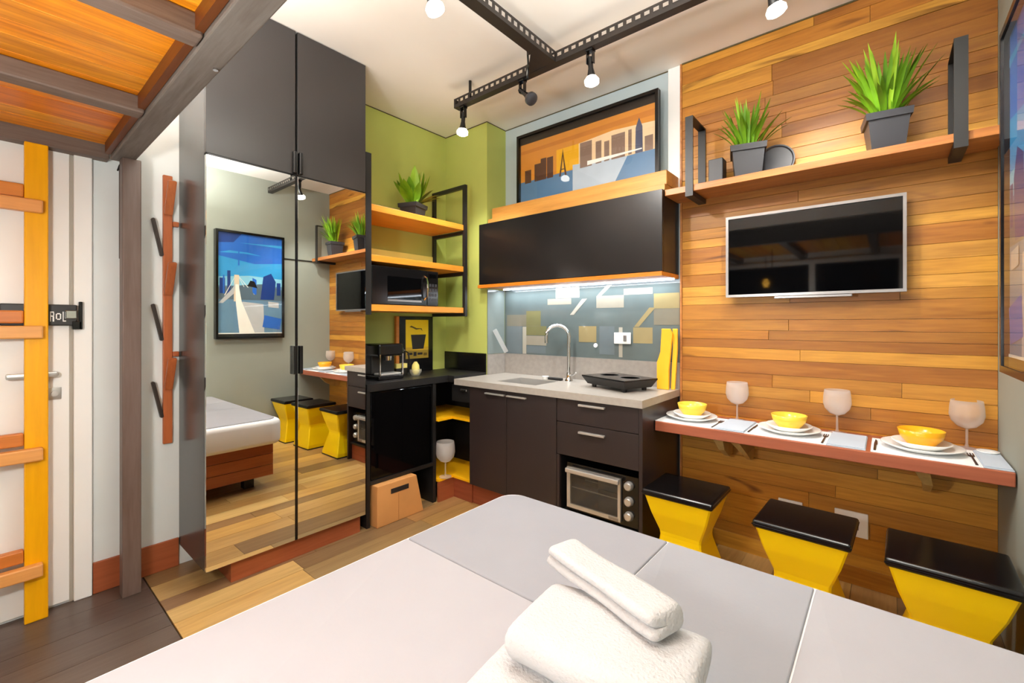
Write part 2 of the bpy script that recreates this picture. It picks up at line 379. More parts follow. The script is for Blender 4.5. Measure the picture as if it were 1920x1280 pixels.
# door with its casing
dr = struct('door_1', B(XL, XL + 0.012, -0.56, 0.262, 0.012, 2.10, bev=0.002), M['white'])
cs = MB(); cs.box(XL, XL + 0.022, 0.276, 0.339, 0, 2.16, bev=0.004); cs.box(XL, XL + 0.022, -0.64, -0.574, 0, 2.16, bev=0.004); cs.box(XL, XL + 0.022, -0.64, 0.339, 2.115, 2.18, bev=0.004)
obj('door_casing', cs, M['white'], dr)
obj('door_gap', B(XL, XL + 0.004, 0.262, 0.276, 0.0, 2.115), mat('door rebate grey', (170, 164, 152), 0.6), dr)
lt = obj('door_latch', B(XL + 0.012, XL + 0.04, 0.05, 0.285, 1.28, 1.375, bev=0.004), M['metal_blk'], dr, label='black door latch')
obj('latch_keeper', MB().box(XL + 0.012, XL + 0.05, 0.268, 0.30, 1.262, 1.30, bev=0.003).box(XL + 0.012, XL + 0.05, 0.29, 0.303, 1.262, 1.39, bev=0.003), M['black'], lt)
obj('latch_bolt', B(XL + 0.03, XL + 0.048, 0.245, 0.285, 1.31, 1.35, bev=0.004), M['chrome'], lt)
mk = MB()
for y0, z0, y1, z1 in ((0.190, 1.30, 0.193, 1.345), (0.193, 1.34, 0.202, 1.345), (0.193, 1.322, 0.202, 1.327), (0.200, 1.327, 0.203, 1.34), (0.198, 1.30, 0.203, 1.322), (0.208, 1.312, 0.212, 1.335), (0.212, 1.333, 0.222, 1.338), (0.212, 1.308, 0.222, 1.313), (0.221, 1.312, 0.225, 1.335), (0.23, 1.30, 0.233, 1.345), (0.233, 1.30, 0.241, 1.305)):
    mk.box(XL + 0.04, XL + 0.0408, y0 + 0.008, y1 + 0.008, z0 - 0.002, z1 - 0.002)
obj('lettering', mk, M['white'], lt)
hd = MB(); hd.tube([(XL + 0.012, 0.215, 1.062), (XL + 0.05, 0.215, 1.062)], 0.011); hd.box(XL + 0.045, XL + 0.062, 0.065, 0.222, 1.05, 1.074, bev=0.006)
obj('door_handle', hd, M['steel'], dr, smooth=True)
lk = MB(); lk.box(XL + 0.012, XL + 0.018, 0.19, 0.236, 0.945, 1.0, bev=0.002); lk.tube([(XL + 0.018, 0.213, 0.972), (XL + 0.034, 0.213, 0.972)], 0.012)
obj('lock_cylinder', lk, M['steel'], dr, smooth=True)
# window behind the loft, night outside
wn = struct('window_1', B(-1.75, 0.1, YB, YB + 0.01, 0.75, 2.0), M['night'])
fr = MB()
for a in ((-1.8, -1.75, 0.7, 2.05), (0.1, 0.15, 0.7, 2.05), (-0.72, -0.66, 0.75, 2.0)): fr.box(a[0], a[1], YB, YB + 0.03, a[2], a[3])
fr.box(-1.75, 0.1, YB, YB + 0.03, 0.7, 0.75); fr.box(-1.75, 0.1, YB, YB + 0.03, 2.0, 2.05)
obj('window_frame', fr, M['white'], wn)

# ------------------------------------------------------------------ loft bed over the camera
lb = thing('loft_bed', 'grey timber loft bed platform with glowing orange board underside overhead', 'loft bed', (-2.775, 0.45, 0))
obj('post', B(-2.81, -2.74, 0.425, 0.495, 0, 2.07, bev=0.004), M['timber_z'], lb)
bm_ = obj('beam', B(-2.84, XR - 0.005, 0.395, 0.478, 2.07, 2.24, bev=0.005), M['timber'], lb)
bt = MB(); bt.lathe([(0.0075, -0.006), (0.007, 0)], 8, (-1.575, 0.462, 2.07)); obj('bolt', bt, M['chrome'], bm_)
obj('rim_board', B(-2.80, XR - 0.01, 0.372, 0.393, 2.085, 2.135), M['rim'], lb)
obj('side_rail', B(XL + 0.004, -2.835, YB + 0.02, 0.394, 2.07, 2.14, bev=0.004), M['timber_y'], lb)
obj('post_strap', MB().tube([(-2.815, 0.428, 1.6), (-2.815, 0.428, 2.05), (-2.822, 0.42, 2.02)], 0.004, 6), M['black_mat'], lb)
for xj in (-2.19, -1.505, -0.82, -0.14):
    obj('joist', B(xj, xj + 0.072, YB + 0.02, 0.392, 2.07, 2.133, bev=0.007), M['timber_y'], lb)
xp = XL + 0.004
while xp < XR - 0.02:
    wd = min(random.choice([0.095, 0.11, 0.12]), XR - 0.005 - xp)
    obj('deck_board', B(xp + 0.001, xp + wd - 0.001, YB + 0.02, 0.393, 2.134 + random.uniform(0, 0.002), 2.155, bev=0.0015, seg=1), M['deck'], lb)
    xp += wd
# ladder
ld = thing('ladder', 'golden yellow wooden ladder against the white door', 'ladder', (XL + 0.04, -0.1, 0))
for y0 in (0.118, -0.36):
    obj('upright', B(XL + 0.045, XL + 0.085, y0, y0 + 0.072, 0, 2.07, bev=0.004), M['ladder'], ld)
for zr in (1.765, 1.225, 0.70, 0.20):
    for m_x, nm, dz, y1, mm in ((XL + 0.086, 'rung', 0, 0.172, 'rung'), (XL + 0.046, 'back_rung', 0.065, 0.117, 'rung_b')):
        y0r = -0.35 if nm == 'rung' else -0.287
        obj(nm, B(m_x, m_x + 0.038, y0r, y1, zr + dz, zr + dz + 0.055, bev=0.006), M[mm], ld)

# ------------------------------------------------------------------ coat rack
cr = thing('coat_rack', 'reddish wooden coat rack strip with slanted pegs beside the wardrobe', 'coat rack', (XL, 0.63, 0.65))
obj('strip', B(XL, XL + 0.02, 0.61, 0.65, 0.66, 2.065, bev=0.003), M['rack'], cr)
def slat(p0, p1, wv, th):
    """flat board from p0 to p1, wv = width vector"""
    p0, p1, wv = Vector(p0), Vector(p1), Vector(wv) / 2
    n = (p1 - p0).cross(wv).normalized() * th / 2
    mb = MB(); mb.loops([[tuple(p + a) for a in (-wv - n, wv - n, wv + n, -wv + n)] for p in (p0, p1)])
    bmesh.ops.bevel(mb.bm, geom=list(mb.bm.edges), offset=0.003, segments=2, affect='EDGES'); return mb
for zp in (1.86, 1.44, 0.945):
    obj('peg', slat((XL + 0.024, 0.63, zp), (XL + 0.085, 0.635, zp + 0.165), (0, 0.036, 0), 0.02), M['rack'], cr)
for zp in (1.80, 1.115):
    obj('side_peg', B(XL + 0.004, XL + 0.03, 0.650, 0.676, zp, zp + 0.026, bev=0.003), M['rack'], cr)
for zp in (1.64, 1.20, 0.80):
    obj('dark_peg', slat((XL + 0.012, 0.606, zp), (XL + 0.022, 0.566, zp + 0.19), (0.03, 0, 0), 0.014), M['rack_dark'], cr)

# ------------------------------------------------------------------ wardrobe with mirror doors
wd_ = thing('wardrobe', 'tall graphite wardrobe with two mirrored lower doors and black handles', 'wardrobe', (-2.68, 1.1, 0))
wx = -2.463
obj('side_panel', B(XL + 0.002, wx - 0.024, 0.682, 0.70, 0.11, ZC - 0.003), M['graphite_side'], wd_)
obj('side_panel', B(XL + 0.002, wx - 0.024, 1.508, 1.526, 0.11, ZC - 0.003), M['graphite_side'], wd_)
obj('carcass', B(XL + 0.003, wx - 0.03, 0.70, 1.508, 0.11, ZC - 0.004), M['black_mat'], wd_)
obj('toe_kick', B(XL + 0.05, -2.50, 0.80, 1.51, 0.0, 0.108), M['redwood'], wd_)
for y0, y1, ya in ((0.682, 1.099, 1.0795), (1.111, 1.526, 1.1115)):
    d = obj('upper_door', B(wx - 0.022, wx, y0, y1, 2.098, ZC - 0.006, bev=0.0015), M['graphite'], wd_)
    obj('handle', B(wx, wx + 0.025, ya, ya + 0.019, 2.10, 2.218, bev=0.003), M['black'], d)
    d = obj('mirror_door', B(wx - 0.022, wx, y0 + 0.001, y1 - 0.001, 0.112, 2.09, bev=0.001), M['mirror'], wd_, label='mirrored door')
    obj('handle', B(wx, wx + 0.025, ya, ya + 0.019, 1.015, 1.168, bev=0.003), M['black'], d)
obj('edge_strip', B(wx - 0.03, wx + 0.001, 1.0995, 1.1105, 0.112, 2.095), M['black'], wd_)
obj('door_rail', B(wx - 0.03, wx - 0.002, 0.69, 1.52, 2.0905, 2.0975), M['black'], wd_)

# ------------------------------------------------------------------ hanging shelf, plant, microwave
hs = thing('hanging_shelf', 'honey wood three tier shelf in black metal frame on the green wall', 'shelf', (-2.7, 2.0, 1.345))
for z1 in (2.055, 1.732, 1.412):
    obj('shelf_board', B(XL + 0.002, -2.524, 1.60, 2.415, z1 - 0.042, z1, bev=0.002), M['shelf'], hs)
def loop_frame(y0, y1, x0, x1, z0, z1, t):
    mb = MB(); mb.box(x1 - t, x1, y0, y1, z0, z1); mb.box(x0, x0 + t, y0, y1, z0, z1)
    mb.box(x0 + t, x1 - t, y0, y1, z1 - t, z1); mb.box(x0 + t, x1 - t, y0, y1, z0, z0 + t); return mb
fe = loop_frame(2.418, 2.443, XL + 0.002, -2.511, 1.345, 2.37, 0.028)
for zz in (1.985, 1.663): fe.box(XL + 0.03, -2.54, 2.418, 2.443, zz, zz + 0.028)
obj('end_frame', fe, M['metal_blk'], hs)
obj('end_frame', MB().box(-2.55, -2.511, 1.557, 1.597, 1.345, 2.37).box(XL + 0.002, -2.55, 1.557, 1.597, 1.345, 1.37), M['metal_blk'], hs)
obj('glass_pane', B(XL + 0.03, -2.54, 2.428, 2.432, 1.373, 1.985), M['pane'], hs)
obj('painted_light_band', B(XL + 0.002, XL + 0.014, 1.60, 2.415, 1.7325, 1.84), M['pale_yellow'], hs)  # pale strip whose colour stands in for a lit band of wall

def blade(name, ln, wd, bend, m, seg=6, fold=0.25):
    me = bpy.data.meshes.new(name); vs = []; fs = []
    for i in range(seg + 1):
        t = i / seg; z = ln * (t - 0.12 * bend * t * t); y = ln * bend * t * t * 0.6
        wv = wd * (math.sin(PI * min(1, 0.12 + t * 0.88)) ** 0.7 if t < 1 else 0.02) / 2
        vs += [(-wv, y + fold * wv, z), (0, y, z), (wv, y + fold * wv, z)]
    for i in range(seg):
        a = i * 3; fs += [(a, a + 1, a + 4, a + 3), (a + 1, a + 2, a + 5, a + 4)]
    me.from_pydata(vs, [], fs); me.materials.append(m); me.polygons.foreach_set('use_smooth', [True] * len(me.polygons))
    return me
def add_leaf(root, me, px, py, pz, az, tilt, sc=1.0):
    o = bpy.data.objects.new('leaf', me); COL.objects.link(o); o.parent = root
    o.location = (px, py, pz); o.rotation_euler = Matrix.Rotation(az, 4, 'Z').__matmul__(Matrix.Rotation(-tilt, 4, 'X')).to_euler(); o.scale = (sc, sc, sc)
def pot_parts(root, hw0, hw1, h):
    wp = wloc(root)
    def L(mb): return mb.xform(Matrix.Translation(wp))
    obj('pot', L(MB().frustum((hw0, hw0), (hw1, hw1), 0.0, h - 0.03).frustum((hw1 + 0.008, hw1 + 0.008), (hw1 + 0.011, hw1 + 0.011), h - 0.03, h)), M['pot'], root)
    obj('soil', L(MB().box(-hw1 + 0.004, hw1 - 0.004, -hw1 + 0.004, hw1 - 0.004, h, h + 0.003)), M['soil'], root)
def plant(name, label, loc, rz, hw0, hw1, h, leaves, wall=(0, 1)):
    r = thing(name, label, 'plant', loc, 'potted plants on the shelves'); pot_parts(r, hw0, hw1, h)
    for me, n, ln, spread, tilt0, tilt1, s0, s1 in leaves:
        for i in range(n):
            az = random.uniform(0, 2 * PI); tl = random.uniform(tilt0, tilt1); rr = spread * random.random() ** 0.5
            toward = -math.sin(az + rz) * wall[0] + math.cos(az + rz) * wall[1]     # leaves do not grow into the wall
            if toward > 0.25: az += PI
            add_leaf(r, me, -rr * math.sin(az) * 1.0, rr * math.cos(az), h - 0.005, az, tl, random.uniform(s0, s1))
    r.rotation_euler = (0, 0, rz); return r
bA = blade('leaf', 0.21, 0.016, 0.35, M['leaf']); bB = blade('leaf', 0.23, 0.014, 0.2, M['leaf2']); bC = blade('leaf', 0.17, 0.017, 0.6, M['leaf'])
bBig = blade('leaf', 0.19, 0.05, 0.15, M['leaf2']); bBig2 = blade('leaf', 0.17, 0.055, 0.3, M['leaf']); bOl = blade('leaf', 0.2, 0.04, 0.5, M['leaf3'])
plant('potted_plant', 'broad leaved plant in dark pot on the hanging shelf', (-2.745, 2.10, 2.055), 0.35, 0.055, 0.07, 0.13,
      [(bBig, 11, 0, 0.045, 0.03, 0.35, 1.15, 1.55), (bBig2, 8, 0, 0.05, 0.25, 0.7, 0.9, 1.3), (bOl, 5, 0, 0.045, 0.6, 1.0, 0.8, 1.1)], (-1, 0))

mw = thing('microwave', 'black microwave oven with silver handle on the bottom tier', 'microwave', (-2.7, 1.89, 1.412))
obj('body', B(-2.87, -2.545, 1.61, 2.165, 1.414, 1.668, bev=0.004), M['black_mat'], mw)
dd = obj('door', B(-2.545, -2.53, 1.612, 2.06, 1.416, 1.666, bev=0.003), M['black'], mw)
obj('window', B(-2.53, -2.5285, 1.73, 2.01, 1.455, 1.605), M['screen'], dd)
obj('window_trim', B(-2.53, -2.5282, 1.73, 2.01, 1.438, 1.45), M['silver'], dd)
obj('handle', MB().tube([(-2.53, 2.035, 1.46), (-2.505, 2.038, 1.475), (-2.497, 2.04, 1.54), (-2.505, 2.038, 1.61), (-2.53, 2.035, 1.625)], 0.008, 8), M['chrome'], dd, smooth=True)
pn = obj('control_panel', B(-2.545, -2.531, 2.063, 2.165, 1.416, 1.666, bev=0.003), M['black'], mw)
obj('display', B(-2.531, -2.53, 2.08, 2.15, 1.615, 1.645), M['screen'], pn)
for r_ in range(4):
    for c_ in range(3): obj('button', B(-2.531, -2.5295, 2.08 + c_ * 0.026, 2.098 + c_ * 0.026, 1.45 + r_ * 0.035, 1.47 + r_ * 0.035), M['pot'], pn)

# ------------------------------------------------------------------ black side unit, fridge, box
su = thing('side_unit', 'black sideboard unit between wardrobe and grey worktop', 'cabinet', (-2.7, 1.84, 0))
obj('top', MB().prism([(XL + 0.002, 1.553), (-2.49, 1.553), (-2.49, 2.225), (-2.424, 2.225), (-2.424, 2.566), (XL + 0.002, 2.566)], 0.858, 0.905, 'xy'), M['black_mat'], su)
obj('upstand', B(XL + 0.002, -2.425, 2.555, 2.569, 0.906, 1.052), M['black'], su)
obj('side_panel', B(XL + 0.004, -2.5, 1.555, 1.58, 0, 0.857), M['black_mat'], su)
obj('side_panel', B(XL + 0.004, -2.5, 2.09, 2.118, 0, 0.857), M['black_mat'], su)
obj('bottom_shelf', B(XL + 0.004, -2.5, 1.581, 2.089, 0.266, 0.29), M['black_mat'], su)
fg = thing('mini_fridge', 'black mini fridge with mirror dark glass door under the sideboard', 'fridge', (-2.7, 1.835, 0.29))
obj('body', B(-2.88, -2.53, 1.586, 2.084, 0.291, 0.85), M['black_mat'], fg)
obj('door', B(-2.53, -2.505, 1.588, 2.082, 0.293, 0.848, bev=0.004), M['screen'], fg)
bx = thing('cardboard_box', 'brown cardboard box with hand slot under the black fridge', 'box', (-2.53, 1.77, 0))
bb = MB(); bb.prism([(1.60, 0.0), (1.965, 0.0), (1.905, 0.262), (1.60, 0.262)], -2.60, -2.45, 'yz', bev=0.004)
obj('carton', bb, M['card'], bx)
obj('hand_slot', B(-2.4502, -2.4485, 1.70, 1.84, 0.19, 0.222, bev=0.0006), M['dark_hole'], bx)
obj('seam', B(-2.4502, -2.4490, 1.759, 1.762, 0.004, 0.18), mat('cardboard crease', (176, 118, 66), 0.8), bx)

# corner shelf unit
cu = thing('corner_shelf_unit', 'black open corner unit with yellow shelves next to dark cabinets', 'shelf unit', (-2.6, 2.35, 0))
Lp = [(XL + 0.02, 2.121), (-2.475, 2.121), (-2.475, 2.255), (-2.29, 2.255), (-2.29, 2.56), (XL + 0.02, 2.56)]
for z1 in (0.60, 0.165): obj('shelf_board', MB().prism(Lp, z1 - 0.018, z1, 'xy'), M['yellow_board'], cu)
obj('back_panel', B(XL + 0.003, XL + 0.018, 2.121, 2.565, 0.145, 0.856), M['black_mat'], cu)
obj('back_panel', B(XL + 0.02, -2.288, 2.562, 2.568, 0.145, 0.83), M['black_mat'], cu)
ff = obj('fascia', B(-2.47, -2.285, 2.245, 2.26, 0.72, 0.838), M['black_mat'], cu)
obj('handle', B(-2.365, -2.30, 2.228, 2.245, 0.80, 0.818, bev=0.004), M['chrome'], ff)
obj('toe_kick', B(-2.49, -2.475, 2.121, 2.27, 0, 0.145), M['redwood'], cu)
obj('toe_kick', B(-2.475, -2.285, 2.27, 2.285, 0, 0.145), M['redwood_x'], cu)

# ------------------------------------------------------------------ kitchen
sc_ = thing('sink_cabinet', 'dark brown two door cabinet below the sink', 'cabinet', (-1.9, 2.5, 0))
obj('carcass', B(-2.283, -1.534, 2.262, 2.79, 0.14, 0.62), M['brown_cab'], sc_)
obj('toe_kick', B(-2.283, -1.534, 2.28, 2.295, 0, 0.138), M['redwood_x'], sc_)
obj('top_rail', B(-2.283, -1.534, 2.262, 2.30, 0.621, 0.842), M['brown_cab'], sc_)
for x0, x1, h0, h1 in ((-2.282, -1.936, -2.118, -1.944), (-1.932, -1.536, -1.924, -1.765)):
    d = obj('door', B(x0, x1, 2.243, 2.261, 0.145, 0.838, bev=0.0015), M['brown_cab'], sc_)
    obj('handle', B(h0, h1, 2.222, 2.243, 0.806, 0.816, bev=0.002), M['steel'], d)
du = thing('drawer_cabinet', 'dark brown drawer cabinet with an oven niche', 'cabinet', (-1.26, 2.5, 0))
obj('side_panel', B(-1.008, -0.988, 2.243, 2.79, 0, 0.842), M['brown_cab'], du)
obj('side_panel', B(-1.532, -1.514, 2.262, 2.79, 0.0, 0.842), M['black_mat'], du)
obj('side_panel_edge', B(-1.532, -1.514, 2.243, 2.262, 0.145, 0.502), M['brown_cab'], du)
obj('niche_shelf', B(-1.513, -1.009, 2.262, 2.79, 0.50, 0.518), M['black_mat'], du)
obj('niche_floor', B(-1.513, -1.009, 2.262, 2.79, 0.145, 0.163), M['black_mat'], du)
obj('back_panel', B(-1.513, -1.009, 2.775, 2.79, 0.164, 0.842), M['black_mat'], du)
obj('toe_kick', B(-1.513, -1.009, 2.28, 2.295, 0, 0.143), M['redwood_x'], du)
for z0, z1, zh in ((0.7025, 0.838, 0.81), (0.505, 0.6985, 0.652)):
    d = obj('drawer', B(-1.531, -1.0095, 2.243, 2.261, z0, z1, bev=0.0015), M['brown_cab'], du)
    obj('handle', B(-1.372, -1.205, 2.222, 2.243, zh, zh + 0.012, bev=0.002), M['steel'], d)
# toaster oven
ov = thing('toaster_oven', 'black toaster oven with steel handle in the cabinet niche', 'oven', (-1.26, 2.5, 0.163))
ob = MB(); ob.box(-1.485, -1.03, 2.285, 2.65, 0.175, 0.20); ob.box(-1.485, -1.03, 2.285, 2.65, 0.42, 0.452); ob.box(-1.485, -1.462, 2.285, 2.65, 0.20, 0.42); ob.box(-1.135, -1.03, 2.285, 2.65, 0.20, 0.42); ob.box(-1.462, -1.135, 2.63, 2.65, 0.20, 0.42)
obj('body', ob, M['black'], ov)
obj('cavity', B(-1.461, -1.136, 2.62, 2.629, 0.201, 0.419), M['steel'], ov)
obj('wire_rack', MB().box(-1.461, -1.136, 2.30, 2.306, 0.30, 0.305).box(-1.461, -1.136, 2.45, 2.456, 0.30, 0.305).box(-1.461, -1.136, 2.58, 2.586, 0.30, 0.305), M['steel'], ov)
od = obj('door_glass', B(-1.462, -1.135, 2.272, 2.278, 0.20, 0.42), M['oven_glass'], ov)
dfm = MB(); dfm.box(-1.478, -1.455, 2.270, 2.284, 0.19, 0.43); dfm.box(-1.145, -1.128, 2.270, 2.284, 0.19, 0.43); dfm.box(-1.455, -1.145, 2.270, 2.284, 0.19, 0.212); dfm.box(-1.455, -1.145, 2.270, 2.284, 0.41, 0.43)
obj('door_frame', dfm, M['steel'], ov)
obj('handle', MB().box(-1.47, -1.125, 2.235, 2.255, 0.405, 0.432, bev=0.005).box(-1.455, -1.44, 2.252, 2.271, 0.41, 0.427).box(-1.15, -1.135, 2.252, 2.271, 0.41, 0.427), M['steel'], ov)
for zk in (0.40, 0.315, 0.235):
    k = MB(); k.lathe([(0.026, 0), (0.024, 0.02), (0.018, 0.026)], 16, (0, 0, 0)); k.xform(Matrix.Translation((-1.082, 2.285, zk)) @ Matrix.Rotation(PI / 2, 4, 'X'))
    obj('knob', k, M['steel'], ov, smooth=True)
obj('plate', B(-1.20, -1.14, 2.268, 2.27, 0.193, 0.21), M['silver'], ov)
for xf in (-1.46, -1.06):
    for yf in (2.31, 2.62): obj('foot', B(xf, xf + 0.03, yf, yf + 0.02, 0.163, 0.175), M['black_mat'], ov)
# worktop with sink cut-out
wt = thing('worktop', 'pale grey stone worktop over the dark kitchen cabinets', 'worktop', (-1.7, 2.5, 0.843))
SX0, SX1, SY0, SY1 = -2.10, -1.76, 2.33, 2.60
wm = MB()
for a in ((-2.421, SX0, 2.222, 2.783), (SX1, -0.98, 2.222, 2.783), (SX0, SX1, 2.222, SY0), (SX0, SX1, SY1, 2.783)): wm.box(a[0], a[1], a[2], a[3], 0.8435, 0.885)
bmesh.ops.remove_doubles(wm.bm, verts=wm.bm.verts, dist=0.0001)
obj('slab', wm, M['stone'], wt)
obj('upstand', B(-2.419, -0.98, 2.772, 2.784, 0.8855, 1.045), M['stone_up'], wt)
obj('side_upstand', B(-2.419, -2.408, 2.57, 2.771, 0.8855, 1.045), M['stone_up'], wt)
sk = thing('sink', 'steel sink basin set into the pale worktop', 'sink', (-1.93, 2.465, 0.70))
sm = MB(); o_ = 0.001
sm.box(SX0 + o_, SX1 - o_, SY0 + o_, SY1 - o_, 0.72, 0.726)
for a in ((SX0 + o_, SX0 + 0.006, SY0 + o_, SY1 - o_), (SX1 - 0.006, SX1 - o_, SY0 + o_, SY1 - o_), (SX0 + 0.006, SX1 - 0.006, SY0 + o_, SY0 + 0.006), (SX0 + 0.006, SX1 - 0.006, SY1 - 0.006, SY1 - o_)): sm.box(*a, 0.726, 0.883)
obj('basin', sm, M['steel'], sk)
obj('drain', MB().lathe([(0.025, 0), (0.025, 0.004), (0.01, 0.006)], 16, (-1.93, 2.465, 0.726)), M['dark_steel'], sk)
fc = thing('faucet', 'tall chrome swan neck faucet behind the sink', 'faucet', (-1.715, 2.66, 0.885))
obj('base', MB().lathe([(0.028, 0), (0.028, 0.008), (0.018, 0.02), (0.016, 0.06)], 20, (-1.715, 2.66, 0.885)), M['chrome'], fc, smooth=True)
pth = [(-1.715, 2.66, 0.94), (-1.715, 2.66, 1.20)]
for i in range(1, 11):
    t = PI * i / 10; pth.append((-1.715 - 0.075 * (1 - math.cos(t)) * 0.9, 2.66 - 0.075 * (1 - math.cos(t)) * 0.55, 1.20 + 0.075 * math.sin(t)))
pth.append((pth[-1][0], pth[-1][1], 1.15))
obj('spout', MB().tube(pth, 0.0125, 14), M['chrome'], fc, smooth=True)
obj('lever', MB().tube([(-1.70, 2.652, 0.925), (-1.66, 2.635, 0.935), (-1.635, 2.625, 0.952)], 0.006, 8), M['chrome'], fc, smooth=True)
sp = thing('soap_dish', 'small white soap dish with dark brush by the sink', 'dish', (-1.83, 2.63, 0.885))
obj('dish', MB().lathe([(0.02, 0), (0.028, 0.022), (0.024, 0.022), (0.018, 0.004)], 16, (-1.90, 2.635, 0.8855)), M['china'], sp, smooth=True)
obj('brush', B(-1.87, -1.755, 2.62, 2.65, 0.8855, 0.903, bev=0.005), M['black_mat'], sp)
# portable cooktop
ck = thing('cooktop', 'black portable two burner cooktop on the pale worktop', 'cooktop', (-1.285, 2.56, 0.885))
Mc = Matrix.Translation((-1.285, 2.56, 0.885)) @ Matrix.Rotation(math.radians(-20), 4, 'Z')
c0 = MB(); c0.frustum((0.165, 0.11), (0.19, 0.135), 0.02, 0.065); obj('body', c0.xform(Mc), M['black_mat'], ck)
c0 = MB(); c0.box(-0.192, 0.192, -0.137, 0.137, 0.0655, 0.074, bev=0.002); obj('glass_top', c0.xform(Mc), M['black'], ck)
for xb in (-0.09, 0.09):
    c0 = MB(); c0.lathe([(0.062, 0.0742), (0.062, 0.0748), (0.056, 0.0748), (0.056, 0.0742)], 28, (xb, 0.01, 0)); obj('burner_ring', c0.xform(Mc), M['silver'], ck)
    for yb in (-0.08, 0.08):
        c0 = MB(); c0.lathe([(0.014, 0.0005), (0.016, 0.02)], 12, (xb * 1.5, yb, 0)); obj('foot', c0.xform(Mc), M['black_mat'], ck)
# cutting boards
cb = MB(); cb.prism([(-1.092, 0), (-1.018, 0), (-1.018, 0.12), (-1.008, 0.22), (-0.995, 0.34), (-1.01, 0.372), (-1.062, 0.372), (-1.066, 0.23), (-1.092, 0.165)], 2.688, 2.706, 'xz', bev=0.003).xform(Matrix.Translation((0, 0, 0.8855)))
tag(obj('cutting_board', cb, M['yellow_cut']), 'yellow cutting board with narrowed handle standing at the worktop end', 'cutting board', 'yellow cutting boards')
cb = MB(); cb.prism([(-1.015, 0), (-0.99, 0), (-0.975, 0.25), (-0.975, 0.372), (-1.005, 0.372), (-1.002, 0.25)], 2.715, 2.73, 'xz', bev=0.003).xform(Matrix.Translation((0, 0, 0.8855)))
tag(obj('cutting_board', cb, M['yellow_cut']), 'slim yellow cutting board behind the one with the handle', 'cutting board', 'yellow cutting boards')
# backsplash: printed panel with glass
bs = thing('backsplash_panel', 'patterned grey backsplash panel with glass between worktop and upper cabinet', 'backsplash', (-1.7, 2.78, 1.046))
obj('board', B(-2.419, -0.981, 2.782, 2.794, 1.046, 1.56), mat('grey blue print', (96, 107, 107), 0.12, var=0.06), bs)
pr = MB(); cols = [(122, 118, 104), (152, 146, 132), (118, 117, 82), (172, 168, 156), (150, 136, 98), (106, 117, 122)]
def rect(mb, i, x0, z0, x1, z1, y): mb.mi = i; mb.poly([(x0, y, z0), (x1, y, z0), (x1, y, z1), (x0, y, z1)])
for n_, (i, x0, z0, x1, z1) in enumerate(((5, -2.394, 1.048, -2.236, 1.267), (0, -2.394, 1.268, -2.05, 1.359), (2, -2.191, 1.27, -2.05, 1.387), (2, -2.191, 1.197, -1.996, 1.268), (1, -2.191, 1.12, -1.996, 1.193), (3, -2.229, 1.045, -2.191, 1.263), (5, -2.185, 1.058, -2.002, 1.114), (1, -1.985, 1.43, -1.772, 1.474), (3, -1.91, 1.477, -1.703, 1.556), (1, -1.565, 1.397, -1.357, 1.481), (4, -1.708, 1.156, -1.565, 1.27), (4, -1.29, 1.159, -1.157, 1.263), (4, -1.149, 1.385, -0.985, 1.481), (3, -1.357, 1.481, -1.157, 1.522), (3, -1.393, 1.061, -1.366, 1.263), (5, -1.541, 1.075, -1.426, 1.27), (0, -1.149, 1.28, -0.985, 1.384))):
    rect(pr, i, x0, max(z0, 1.048), x1, z1, 2.7815 - n_ * 0.00004)
for i, ax, az, bx_, bz in ((3, -1.651, 1.466, -1.772, 1.352), (3, -1.454, 1.554, -1.551, 1.48), (4, -1.149, 1.392, -1.272, 1.267)):
    pr.mi = i; pr.poly([(bx_ - 0.012, 2.7805, bz), (bx_ + 0.022, 2.7805, bz), (ax + 0.012, 2.7805, az), (ax - 0.03, 2.7805, az)])
obj('print', pr, [flat(c, 0.12) for c in cols], bs)
obj('side_pane', B(-2.419, -2.412, 2.572, 2.772, 1.047, 1.558), mat('grey painted glass', (120, 130, 128), 0.1, var=0.05), bs)
kn = thing('plastic_holder', 'slim clear plastic holder leaning at the backsplash left corner', 'holder', (-2.39, 2.60, 0.885))
obj('sleeve', slat((-2.395, 2.63, 1.24), (-2.33, 2.70, 1.06), (0.02, -0.02, 0.0), 0.035), M['wine'], kn)
so = thing('wall_socket', 'white power socket on the grey backsplash', 'socket', (-1.36, 2.772, 1.15))
obj('plate', B(-1.421, -1.30, 2.764, 2.7725, 1.152, 1.228, bev=0.003), M['white'], so)
obj('insert', B(-1.352, -1.328, 2.761, 2.764, 1.17, 1.21, bev=0.002), M['silver'], so)
tag(obj('wall_button', MB().lathe([(0.016, 0), (0.014, 0.006)], 16).xform(Matrix.Translation((-1.566, 2.773, 1.135)) @ Matrix.Rotation(PI / 2, 4, 'X')), M['white']), 'small round white knob on the backsplash left of the socket', 'knob')
